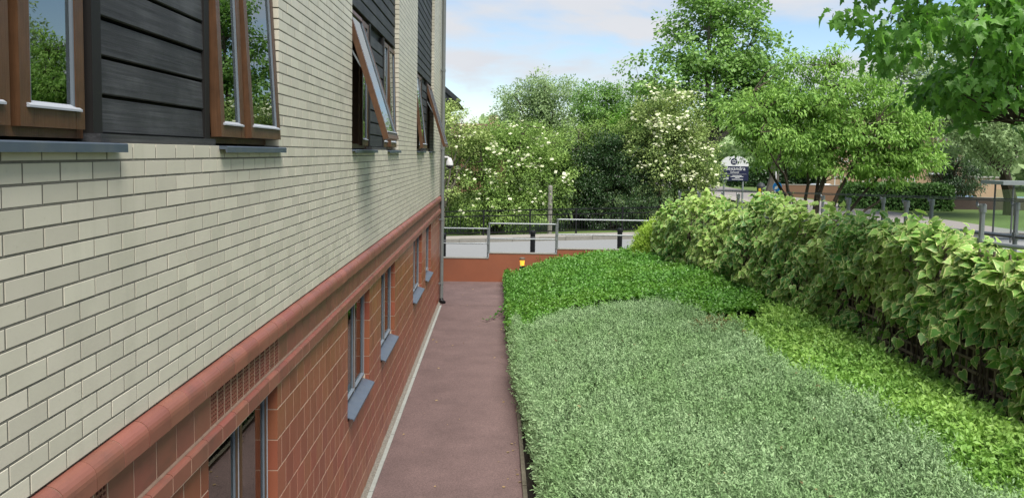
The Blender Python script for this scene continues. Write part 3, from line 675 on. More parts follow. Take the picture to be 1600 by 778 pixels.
# ================================================================== RAMP WITH RAILINGS BEHIND THE IVY
RA = [(8.05, 1.0), (8.05, 6.0), (8.05, 10.0), (8.02, 12.0), (7.72, 14.5), (7.25, 16.8), (6.66, 19.4)]
RB = [(9.55, 1.0), (9.55, 6.0), (9.55, 10.0), (9.50, 12.4), (9.20, 15.2), (8.70, 17.6), (8.02, 20.3)]
def ramp_top(y): return 3.66-0.037*(y-6.0)
def interp(poly, y):
    ys_ = [p[1] for p in poly]; return float(np.interp(y, ys_, [p[0] for p in poly]))
b = MB(); n = 26; yy = np.linspace(1.0, 19.4, n); V = []
for y in yy:
    xa = interp(RA, y)-0.16; xb = interp(RB, y)+0.16; zt = ramp_top(y)-1.08
    V += [(xa, y, 0.0), (xa, y, zt), (xb, y, zt), (xb, y, 0.0)]
F = [(4*i+k, 4*i+k+1, 4*i+k+5, 4*i+k+4) for i in range(n-1) for k in range(3)]+[(0, 1, 2, 3), (4*n-4, 4*n-1, 4*n-2, 4*n-3)]
b.add(V, F); structure('ramp', b.mesh('ramp', mat('dark_ramp_brick', (0.10, 0.07, 0.055), 0.9, var=0.2, nscale=10)), 'raised ramp behind the ivy clad trellis')
for pl, lab, yv in ((RA, 'grey tube handrail rising out of the variegated ivy', [4.2, 7.75, 9.7, 11.7, 14.0, 16.2, 18.2, 19.3]), (RB, 'second grey handrail on the far side of the ramp', [3.0, 6.5, 9.3, 11.6, 13.2, 15.5, 18.0, 20.0])):
    t = thing('ramp_railing', lab, 'railing', (pl[0][0], 10, 2.0))
    ys_ = np.linspace(3.0, pl[-1][1], 30)
    top = [(interp(pl, y), y, ramp_top(y)) for y in ys_]
    b = MB()
    for k in range(len(top)-1): b.bar(top[k], tuple(np.array(top[k+1])+(np.array(top[k+1])-np.array(top[k]))*0.01), 0.055, 0.014)
    put('flat_handrail', b.mesh('flat_handrail', mat('dark_grey_flat_bar', (0.11, 0.125, 0.135), 0.4, metal=0.4)), t)
    rail_run(t, [(interp(pl, y), y, ramp_top(y)-0.57) for y in ys_], 0.030, 'mid_rail')
    for y in yv:
        x = interp(pl, y); z = ramp_top(y)
        rail_run(t, [(x, y, z-1.1), (x, y, z-0.11)], 0.034, 'post')
        b = MB(); b.lathe([(0.046, -0.16), (0.046, -0.06), (0.03, -0.05)], (x, y, z), 10); b.tube([(x, y, z-0.10), (x, y+0.10, z-0.09), (x, y+0.13, z-0.05), (x, y+0.13, z-0.005)], 0.020, 6); put('clamp_fitting', b.mesh('clamp_fitting', M_galv), t)
        b = MB(); b.lathe([(0.044, -0.63), (0.044, -0.51)], (x, y, z), 10); put('clamp_fitting', b.mesh('clamp_fitting', M_galv), t)

# ================================================================== TRELLIS PANELS
def fence_x(y): return interp(RA, y)-0.34
PAN = np.arange(4.4, 18.9, 1.8)
slat_cache = {}
for k in range(len(PAN)-1):
    y0, y1 = PAN[k]+0.01, PAN[k+1]-0.01; x0, x1 = fence_x(y0), fence_x(y1); zb = float(bed_z(np.array(fence_x((y0+y1)/2)), 0))+0.08; zt = ramp_top((y0+y1)/2)-0.62
    where = ['nearest the camera', 'second from the camera', 'third from the camera', 'fourth from the camera', 'fifth from the camera', 'sixth from the camera', 'seventh from the camera', 'farthest from the camera'][k]
    t = thing('trellis_panel', f'weathered wooden trellis panel under the ivy, {where}', 'trellis', (x0, (y0+y1)/2, zb), 'trellis panels along the ramp')
    nh = int((zt-zb)/0.15)
    ang = math.atan2(-(x1-x0), y1-y0); L_ = math.hypot(x1-x0, y1-y0)
    kh = ('h', round(L_, 3))
    if kh not in slat_cache: b = MB(); b.box(-0.010, 0.010, 0, L_, -0.018, 0.018); slat_cache[kh] = b.mesh('slat', M_trel)
    kv = ('v', round(zt-zb, 3))
    if kv not in slat_cache: b = MB(); b.box(0.0105, 0.026, -0.016, 0.016, 0, zt-zb); slat_cache[kv] = b.mesh('slat', M_trel)
    for j in range(nh+1): put('slat', slat_cache[kh], t, (x0, y0, zb+0.03+j*0.15), (0, 0, ang))
    for j in range(13):
        f = j/12; put('slat', slat_cache[kv], t, (x0+(x1-x0)*f, y0+(y1-y0)*f, zb), (0, 0, ang))

# ================================================================== FOLIAGE TOOLS
def norm(v): return v/(np.linalg.norm(v, axis=-1, keepdims=True)+1e-9)
def frames(axis, nrm):
    a = norm(axis); x = norm(np.cross(a, nrm)); n = np.cross(x, a); return np.stack([x, a, n], -1)
def scatter(tv, tf, pos, Rm, scale, tint, tedge=None):
    tv = np.asarray(tv, float); N = len(pos); nv = len(tv)
    V = np.einsum('nij,kj->nki', Rm, tv)*np.asarray(scale).reshape(N, 1, 1)+pos[:, None, :]
    F = [(np.asarray(f)[None]+(np.arange(N)*nv)[:, None, None]).reshape(-1, np.asarray(f).shape[1]) for f in tf]
    T = np.concatenate([np.repeat(tint, np.asarray(f).shape[0]) for f in tf])
    E_ = np.tile(tedge, N) if tedge is not None else None
    return V.reshape(-1, 3), F, T, E_
def join(parts):
    Vs, Fs, Ts = [], {}, {}; n = 0
    for V, F, T, _ in parts:
        i = 0
        for f in F:
            k = f.shape[1]; Fs.setdefault(k, []).append(f+n); Ts.setdefault(k, []).append(T[i:i+len(f)]); i += len(f)
        Vs.append(V); n += len(V)
    return np.concatenate(Vs), [np.concatenate(Fs[k]) for k in Fs], np.concatenate([np.concatenate(Ts[k]) for k in Fs])
DIA = (np.array([(0, 0, 0), (0.26, 0.42, 0.06), (0, 1, -0.04), (-0.26, 0.42, 0.06)]), [np.array([(0, 1, 2), (0, 2, 3)])])
OVAL = (np.array([(0, 0, 0), (0.36, 0.28, 0.05), (0.34, 0.68, 0.04), (0, 1, -0.05), (-0.34, 0.68, 0.04), (-0.36, 0.28, 0.05)]), [np.array([(0, 1, 2, 3), (0, 3, 4, 5)])])
LANCE = (np.array([(0, 0, 0), (0.17, 0.4, 0.03), (0, 1, -0.10), (-0.17, 0.4, 0.03)]), [np.array([(0, 1, 2), (0, 2, 3)])])
CHER = (np.array([(0, 0, 0), (0.20, 0.40, 0.04), (0, 1, -0.12), (-0.20, 0.40, 0.04)]), [np.array([(0, 1, 2), (0, 2, 3)])])
def outline(half):
    pts = [np.array(p) for p in half]; mir = [np.array((-p[0], p[1])) for p in half[1:-1]][::-1]; return np.array(pts+mir)
def leaf_ring(half, centre=(0, 0.42), inner=0.62, fold=0.16, droop=0.12):
    o = outline(half); c = np.array(centre); i_ = c+(o-c)*inner; n = len(o)
    P = np.concatenate([[c], i_, o]); z = fold*np.abs(P[:, 0])-droop*P[:, 1]**2
    V = np.column_stack([P, z]); F3 = [(0, 1+k, 1+(k+1) % n) for k in range(n)]; F4 = [(1+k, 1+n+k, 1+n+(k+1) % n, 1+(k+1) % n) for k in range(n)]
    ed = np.array([0.0]+[0.20]*n+[0.55]*n); return V, [np.array(F3), np.array(F4)], ed
IVY = leaf_ring([(0, 0.02), (0.20, -0.10), (0.42, 0.05), (0.44, 0.34), (0.24, 0.66), (0, 1.08)])
PLANE = leaf_ring([(0, 0.05), (0.16, -0.12), (0.46, 0.02), (0.30, 0.22), (0.62, 0.42), (0.30, 0.50), (0.22, 0.72), (0, 1.10)], centre=(0, 0.3), inner=0.5, fold=0.12, droop=0.18)
def rdir(n, r=rng):
    v = r.normal(size=(n, 3)); return norm(v)

def sprigs(pos, axis, length, nleaf, leaf, tpl, spread=0.9, tint=None, stem=0.0025):
    """small twigs with leaves along them"""
    N = len(pos); axis = norm(axis); parts = []
    tb = rng.random(N) if tint is None else tint
    side = norm(np.cross(axis, rdir(N))); bend = rng.normal(0, 0.25, (N, 3))
    if stem:
        tip = pos+(axis+bend*0.6)*np.reshape(length, (-1, 1))
        st = np.array([(-1, 0, 0), (1, 0, 0), (0, 1, 0)], float)
        d = tip-pos; L_ = np.linalg.norm(d, axis=1); V = np.stack([pos-side*stem, pos+side*stem, tip], 1).reshape(-1, 3)
        parts.append((V, [np.arange(N*3).reshape(-1, 3)], tb, None))
    for j in range(nleaf):
        t = (j+0.7)/nleaf; p = pos+(axis+bend*0.6*t)*np.reshape(length, (-1, 1))*t
        an = j*2.4+rng.uniform(0, 6.28, N); oth = np.cross(axis, side)
        out = side*np.cos(an)[:, None]+oth*np.sin(an)[:, None]
        la = norm(axis*(1.1-0.5*spread)+out*spread+rng.normal(0, 0.25, (N, 3)))
        Rm = frames(la, axis+rng.normal(0, 0.3, (N, 3)))
        parts.append(scatter(*tpl[:2], p, Rm, leaf*rng.uniform(0.7, 1.25, N), np.clip(tb*0.6+rng.random(N)*0.4, 0, 1)))
    return join(parts)

# ================================================================== PLANTED BANK
nzA = Noise2(3, 3.2); nzB = Noise2(5, 0.9); nzC = Noise2(9, 6.0)
def near_in(y): return 0.22*np.clip((11.0-y)/4, 0, 1)
def silver_top(x, y):
    side = np.clip((x-1.99-near_in(y))/0.55, 0, 1)
    dome = np.clip((x-1.99-near_in(y))/1.7, 0, 1); back = np.clip((14.4-y)/1.1, 0, 1)
    return bed_z(x, y)+(0.10+0.34*side**0.55+0.20*dome**0.7)*(0.72+0.28*back**0.6)+0.085*nzA(x, y)+0.055*nzB(x, y)
def silver_mask(x, y):
    far = 14.35-0.06*(x-3.4)**2-0.55*np.clip(x-4.6, 0, 9)**1.6+0.25*nzA(x*1.3, 3.1)+0.18*nzB(x*1.7, y*2.0)
    rgt = 5.75+0.32*np.clip((9.0-y)/4, 0, 1)+0.16*nzA(y*0.9, 1.7)+0.14*nzB(y, 4.0)+0.10*nzB(x*2.3, y*2.1)-0.02*np.clip(y-9, 0, 9)**2
    return (y < far) & (x < rgt) & (x > 1.99+near_in(y))
def mound(name, xs_, ys_, top, mask, material, parent, drop=0.10):
    X, Y = np.meshgrid(xs_, ys_); Z = top(X, Y)-drop; n_, m_ = X.shape; ok = mask(X, Y)
    Z = np.where(ok, Z, bed_z(X, Y)-0.03)
    i = (np.arange(n_-1)[:, None]*m_+np.arange(m_-1)[None, :]).ravel()
    return put(name, mesh_np(name, np.stack([X, Y, Z], -1).reshape(-1, 3), np.stack([i, i+1, i+m_+1, i+m_], 1), material), parent)
def sample(n, x0, x1, y0, y1, mask, falloff=True):
    out = []
    while sum(map(len, out)) < n:
        m = n*2; u = rng.random(m); x = rng.uniform(x0, x1, m); y = y0+(y1-y0)*(u**1.25 if falloff else u); k = mask(x, y); out.append(np.stack([x[k], y[k]], 1))
    return np.concatenate(out)[:n]
def topnormal(top, x, y):
    e_ = 0.05; gx_ = (top(x+e_, y)-top(x-e_, y))/(2*e_); gy_ = (top(x, y+e_)-top(x, y-e_))/(2*e_); return norm(np.stack([-gx_, -gy_, np.ones_like(x)], -1))
L_silver = leafmat('silver_green_leaf', (0.075, 0.165, 0.055), (0.325, 0.45, 0.245), rough=0.7, trans=0.15, spec=0.08, big=1.1, bcol=(0.16, 0.28, 0.10))
L_under = leafmat('painted_inner_shade', (0.012, 0.022, 0.008), (0.02, 0.032, 0.012), rough=0.9, trans=0.0, spec=0.05)  # near-black colour stands in for the shade deep between leaves
N = 34000
P = sample(N, 2.0, 6.1, 2.6, 14.5, silver_mask); z = silver_top(P[:, 0], P[:, 1]); nr = topnormal(silver_top, P[:, 0], P[:, 1])
pos = np.column_stack([P, z-0.06-0.14*rng.random(N)**1.3]); ax = norm(nr*0.8+np.array([0, 0, 0.45])+rng.normal(0, 0.42, (N, 3)))
S1 = sprigs(pos, ax, rng.uniform(0.10, 0.22, N), 9, 0.047, LANCE, 0.8, stem=0.0035)
# overhanging left flank
N2 = 4200; y2 = 2.6+12.0*rng.random(N2)**1.3; zf = rng.uniform(0.14, 0.56, N2); x2 = 1.985+near_in(y2)+0.10*rng.random(N2)-0.09*np.sin(zf*6)+0.03*nzB(y2, zf*3)
S2 = sprigs(np.column_stack([x2+0.05, y2, zf]), norm(np.column_stack([-0.8+rng.normal(0, 0.3, N2), rng.normal(0, 0.5, N2), 0.35+rng.normal(0, 0.3, N2)])), rng.uniform(0.08, 0.17, N2), 8, 0.05, LANCE, 0.75)
N3 = 7500; P3 = sample(N3, 2.0, 6.1, 2.6, 14.5, silver_mask); z3 = silver_top(P3[:, 0], P3[:, 1])   # longer shoots standing up
S3 = sprigs(np.column_stack([P3, z3-0.05]), norm(np.array([0, 0, 1.0])+rng.normal(0, 0.28, (N3, 3))), rng.uniform(0.14, 0.26, N3), 8, 0.034, LANCE, 0.6, stem=0.004)
def cat(*S):
    return join([(s[0], s[1], s[2], None) for s in S])
V, F, T = cat(S1, S2, S3)
silver = thing('silver_shrubs', 'broad clipped mass of fine silver green shrubs beside the path', 'shrub', (3.6, 8, 0))
put('foliage', mesh_np('silver_foliage', V, F, L_silver, tint=T), silver, kind='stuff')
mound('inner_shade', np.arange(1.99, 6.2, 0.09), np.arange(2.4, 14.8, 0.12), silver_top, silver_mask, L_under, silver, 0.27)  # closed dark sheet under the sprigs, so gaps show painted shade

# --- leafy green ground cover further back
def cover_top(x, y):
    side = np.clip((x-1.93)/1.3, 0, 1); return bed_z(x, y)+(0.16+0.42*side**0.75)*np.clip(1.0-0.45*np.clip((y-21.3)/1.0, 0, 1), 0, 1)+0.10*nzC(x, y)+0.09*nzA(x*1.5, y*1.5)+0.045*nzB(x, y)+0.02*(y-14)
def cover_mask(x, y): return (~silver_mask(x, y-0.15)) & (y > 9.5) & (y < 22.3) & (x < fence_xv(y)+0.15) & ((y > 13) | (x > 5.2)) & ~yellow_mask(x, y-0.2)
fence_ys = np.linspace(0, 22, 60); fence_xs = np.array([fence_x(v) for v in fence_ys])
def fence_xv(y): return np.interp(y, fence_ys, fence_xs)
def yellow_mask(x, y): return (~silver_mask(x+0.10, y)) & (y < 12.6+0.4*nzB(x, 2.0)) & (x > 4.9) & (x < fence_xv(y)-0.02)
L_cover = leafmat('fresh_green_cover_leaf', (0.036, 0.125, 0.017), (0.115, 0.27, 0.045), rough=0.4, trans=0.3, spec=0.35, big=0.9, bcol=(0.13, 0.26, 0.035))
N = 46000
P = sample(N, 1.93, 8.0, 9.5, 22.3, cover_mask, False); z = cover_top(P[:, 0], P[:, 1]); nr = topnormal(cover_top, P[:, 0], P[:, 1])
pos = np.column_stack([P, z-0.12*rng.random(N)]); la = norm(rdir(N)*np.array([1, 1, 0.45])+nr*0.15)
C1 = scatter(*OVAL, pos, frames(la, nr+rng.normal(0, 0.45, (N, 3))), rng.uniform(0.055, 0.105, N), np.clip(0.5+0.35*nzB(P[:, 0]*2, P[:, 1]*2)+rng.normal(0, 0.22, N), 0, 1))
N2 = 9000; P2 = sample(N2, 1.93, 8.0, 12.5, 22.3, cover_mask, False); z2 = cover_top(P2[:, 0], P2[:, 1])
C2 = sprigs(np.column_stack([P2, z2-0.06]), norm(topnormal(cover_top, P2[:, 0], P2[:, 1])+rng.normal(0, 0.45, (N2, 3))), rng.uniform(0.10, 0.22, N2), 5, 0.055, OVAL, 0.9)
N3 = 4500; y3 = rng.uniform(14.0, 22.2, N3); zf = rng.uniform(0.02, 0.5, N3); x3 = 1.90-0.07*np.sin(zf*6)+0.06*nzB(y3, zf*2)+0.1*rng.random(N3)
C3 = scatter(*OVAL, np.column_stack([x3, y3, zf]), frames(norm(np.column_stack([-0.5+rng.normal(0, 0.4, N3), rng.normal(0, 0.8, N3), -0.3+rng.normal(0, 0.5, N3)])), norm(np.column_stack([-np.ones(N3), rng.normal(0, 0.3, N3), 0.7*np.ones(N3)]))), rng.uniform(0.045, 0.08, N3), rng.random(N3))
V, F, T = cat(C1, C2, C3)
cover = thing('green_ground_cover', 'bright green leafy ground cover between the silver shrubs and the low wall', 'ground cover', (4, 18, 0))
put('foliage', mesh_np('cover_foliage', V, F, L_cover, tint=T), cover, kind='stuff')
mound('inner_shade', np.arange(1.94, 8.0, 0.15), np.arange(9.6, 22.35, 0.15), cover_top, cover_mask, L_under, cover, 0.14)  # dark sheet below the cover leaves, shade put into its colour

# --- yellow green low shrubs at the foot of the trellis
def yellow_top(x, y): return bed_z(x, y)+0.36+0.12*nzA(x*1.6, y*1.2)+0.09*nzB(x, y)-0.10*np.clip((x-6.9)/0.7, 0, 1)
L_yel = leafmat('yellow_green_leaf', (0.115, 0.26, 0.045), (0.32, 0.50, 0.115), rough=0.5, trans=0.3, spec=0.35, big=1.3, bcol=(0.11, 0.26, 0.045))
N = 13000
P = sample(N, 4.9, 7.9, 2.6, 13.0, yellow_mask); z = yellow_top(P[:, 0], P[:, 1]); nr = topnormal(yellow_top, P[:, 0], P[:, 1])
Y1 = sprigs(np.column_stack([P, z-0.11*rng.random(N)-0.04]), norm(nr+rng.normal(0, 0.5, (N, 3))), rng.uniform(0.09, 0.20, N), 8, 0.072, DIA, 0.85)
yel = thing('yellow_green_shrubs', 'low yellow green leafy shrubs at the foot of the trellis', 'shrub', (6.6, 8, 0.6))
put('foliage', mesh_np('yellow_foliage', *cat(Y1)[:2], L_yel, tint=cat(Y1)[2]), yel, kind='stuff')
mound('inner_shade', np.arange(4.9, 8.0, 0.12), np.arange(2.4, 13.2, 0.12), yellow_top, yellow_mask, L_under, yel, 0.13)  # sheet under the yellow green leaves, coloured as their inner shade

# ================================================================== VARIEGATED IVY OVER THE TRELLIS
nzI = Noise2(21, 1.6); nzJ = Noise2(23, 0.7)
def ivy_points(n):
    out = []
    while sum(map(len, out)) < n:
        m = n*3; y = rng.uniform(3.2, 19.3, m); t = rng.random(m)                   # t: 0 foot, 1 top
        dens = np.ones(m)
        near = np.clip((11.8-y)/2.5, 0, 1)
        dens -= near*np.clip((0.62-t)/0.30, 0, 1)*0.80                             # bare trellis low down near the camera
        dens *= np.clip(0.75+0.55*nzI(y, t*2.3), 0.03, 1)
        dens *= 1-0.97*np.exp(-((y-10.8)/0.5)**2-((t-0.45)/0.13)**2)                 # gaps where the slats show
        dens *= 1-0.9*np.exp(-((y-8.3)/0.7)**2-((t-0.22)/0.16)**2)
        dens *= 1-0.9*np.exp(-((y-6.9)/0.5)**2-((t-0.33)/0.2)**2)
        k = rng.random(m) < dens; out.append(np.stack([y[k], t[k]], 1))
    return np.concatenate(out)[:n]
def ivy_pos(y, t):
    fx = fence_xv(y); zb = bed_z(fx, y)+0.10; zt = 3.66-0.037*(y-6)-0.26+0.17*nzI(y, 7.0)-0.30*np.clip((13.0-y)/2.5, 0, 1)-0.16*np.clip((9.0-y)/3, 0, 1)-0.16*np.clip((y-14)/3, 0, 1)
    z = zb+(zt-zb)*t
    far = np.clip((y-10.5)/3.5, 0, 1)
    bul = (0.10+0.34*far)*np.sin(np.clip(t*0.9+0.12, 0, 1)*math.pi)**0.7+0.16*np.clip(t-0.6, 0, 1)+0.15*nzI(y*1.1, t*2)+0.09*nzJ(y, t*2)
    return fx-bul, z
L_ivy = leafmat('variegated_ivy_leaf', (0.070, 0.205, 0.045), (0.21, 0.41, 0.09), rough=0.42, trans=0.32, edge=(0.60, 0.62, 0.26), spec=0.3, big=0.8, bcol=(0.36, 0.50, 0.12))
ivy = thing('variegated_ivy', 'large leaved variegated yellow and green ivy draped over the trellis', 'ivy', (7.6, 12, 0.9))
N = 13000; yt = ivy_points(N); x, z = ivy_pos(yt[:, 0], yt[:, 1]); x = x+0.20*rng.random(N)**2
sl_ = np.clip((yt[:, 1]-0.72)/0.28, 0, 1)
pos = np.column_stack([x, yt[:, 0]+rng.normal(0, 0.03, N), z])
# top tufts spilling over and behind the rail
NT = 2600; yT = rng.uniform(3.2, 19.3, NT); kT = rng.random(NT) < np.clip(0.55+0.7*nzI(yT, 11.0), 0.08, 1); yT = yT[kT]; NT = len(yT)
xT, zT = ivy_pos(yT, np.ones(NT)); hT = rng.random(NT)**1.6
posT = np.column_stack([xT+rng.uniform(0.0, 0.5, NT), yT, zT+(0.02+0.30*hT*np.clip(0.6+0.7*nzJ(yT, 2.0), 0.1, 1.2))*np.clip((yT-5)/5, 0.45, 1)])
pos = np.concatenate([pos, posT]); sl_ = np.concatenate([sl_, np.ones(NT)]); N = len(pos)
axis = norm(np.column_stack([-0.35-0.3*sl_, np.zeros(N), -0.9+0.6*sl_])+rng.normal(0, 0.50, (N, 3)))
nrm = norm(np.column_stack([-0.8+0.3*sl_, -0.30*np.ones(N), 0.5+0.7*sl_])+rng.normal(0, 0.55, (N, 3)))
size = (0.055+0.115*rng.random(N)**0.8)*np.clip(1.12-0.02*(pos[:, 1]-6), 0.82, 1.15); tint = np.clip(0.25+0.40*sl_+rng.normal(0, 0.28, N), 0, 1)
Rm = frames(axis, nrm)
pr = project(pos); vis = (pr[:, 0] > 0) & (pr[:, 0] < 1600) & (pr[:, 1] < 778) & (pr[:, 1] > 0)
score = np.where(vis, size/pr[:, 2]*(pos[:, 0] < fence_xv(pos[:, 1])+0.05), 0); order = np.argsort(-score); big = order[:300]; rest = order[300:]
Vv, Ff, Tt, Ee = scatter(IVY[0], IVY[1], pos[rest], Rm[rest], size[rest], tint[rest], IVY[2])
# tints follow the face order (all triangles of one block, then quads)
put('foliage', mesh_np('ivy_foliage', Vv, Ff, L_ivy, tint=Tt, edge=Ee), ivy, kind='stuff')
lm = []
for q in range(5):
    Vq = IVY[0].copy(); Vq[:, 2] += 0.05*np.sin(Vq[:, 1]*3+q*1.3)+0.04*(q-2)*Vq[:, 0]; nf = sum(len(f) for f in IVY[1])
    lm.append(mesh_np('ivy_leaf', Vq, IVY[1], L_ivy, tint=np.full(nf, 0.1+0.16*q), edge=IVY[2]))
for i in big:
    o = put('leaf', lm[int(rng.integers(5))], ivy, pos[i]); o.rotation_euler = Matrix(Rm[i].tolist()).to_euler(); o.scale = (size[i],)*3
# stems
b = MB()
for k in range(55):
    y = rng.uniform(5, 18.8); pts = []; yy_ = y
    for t_ in np.linspace(0.0, rng.uniform(0.5, 1.0), 7):
        x_, z_ = ivy_pos(np.array([yy_]), np.array([t_])); pts.append((float(fence_xv(np.array([yy_]))[0])-0.03-0.02*random.random(), yy_, float(z_[0]))); yy_ += rng.normal(0, 0.08)
    b.tube(pts, np.linspace(0.012, 0.004, 7), 4, cap=False)
put('stems', b.mesh('ivy_stems', M_bark), ivy, kind='stuff')

# bright feathery shrub at the far end of the ivy
L_feather = leafmat('bright_feathery_leaf', (0.19, 0.34, 0.04), (0.36, 0.50, 0.09), rough=0.5, trans=0.35)
t = thing('feathery_shrub', 'bright lime green feathery shrub at the far end of the ivy', 'shrub', (6.15, 19.9, 0.6))
N = 2600; d = rdir(N); d[:, 2] = np.abs(d[:, 2])*1.0; rad = 0.35+0.65*rng.random(N)**0.5
pos = np.array([6.25, 19.95, 1.55])+d*rad[:, None]*np.array([0.68, 0.62, 0.98]); pos[:, 2] -= 0.35
S = sprigs(pos, norm(d+np.array([0, 0, 0.7])+rng.normal(0, 0.2, (N, 3))), rng.uniform(0.12, 0.26, N), 7, 0.07, LANCE, 0.55)
put('foliage', mesh_np('feather_foliage', S[0], S[1], L_feather, tint=S[2]), t, kind='stuff')
b = MB()
for k in range(7): b.tube([(6.2, 19.9, 0.55), (6.2+0.2*math.cos(k), 19.9+0.2*math.sin(k), 1.2), (6.2+0.45*math.cos(k), 19.9+0.4*math.sin(k), 1.9)], [0.02, 0.014, 0.005], 5)
put('stems', b.mesh('stems', M_bark), t)
# reddish brown patch plant in the yellow strip
L_russ = leafmat('russet_leaf', (0.11, 0.085, 0.035), (0.20, 0.17, 0.06), rough=0.5, trans=0.25)
t = thing('russet_shrub', 'small russet tinged shrub between the silver and the yellow green plants', 'shrub', (5.45, 11.0, 0.5))
N = 700; d = rdir(N); pos = np.array([5.55, 11.2, float(yellow_top(np.array(5.55), np.array(11.2)))-0.05])+d*np.array([0.42, 0.6, 0.22])*rng.random((N, 1))**0.4
S = sprigs(pos, norm(d+np.array([0, 0, 0.8])), rng.uniform(0.08, 0.17, N), 8, 0.05, DIA, 0.8); put('foliage', mesh_np('russet_foliage', S[0], S[1], L_russ, tint=S[2]), t, kind='stuff')
# stray shoot lying across the path
t = thing('trailing_shoot', 'thin leafy shoot trailing out of the ground cover onto the path', 'shoot', (1.6, 16.6, 0.02))
pts = [(2.0, 17.9, 0.28), (1.80, 17.4, 0.20), (1.62, 16.9, 0.10), (1.45, 16.5, 0.05), (1.25, 16.35, 0.03)]
b = MB(); b.tube(pts, [0.010, 0.008, 0.007, 0.006, 0.004], 5); put('stem', b.mesh('stem', M_bark), t)
P_ = np.array([np.array(pts[i])*(1-f)+np.array(pts[i+1])*f for i in range(4) for f in (0, 0.33, 0.66)]); n_ = len(P_)*2; P_ = np.repeat(P_, 2, 0)+rng.normal(0, 0.02, (n_, 3)); P_[:, 2] = np.abs(P_[:, 2])+0.02
Sx = scatter(*OVAL, P_, frames(rdir(n_)*np.array([1, 1, 0.3]), np.array([0, 0, 1.0])+rng.normal(0, 0.3, (n_, 3))), rng.uniform(0.06, 0.11, n_), rng.random(n_)*0.4)
put('leaves', mesh_np('shoot_leaves', Sx[0], Sx[1], L_cover, tint=Sx[2]), t)

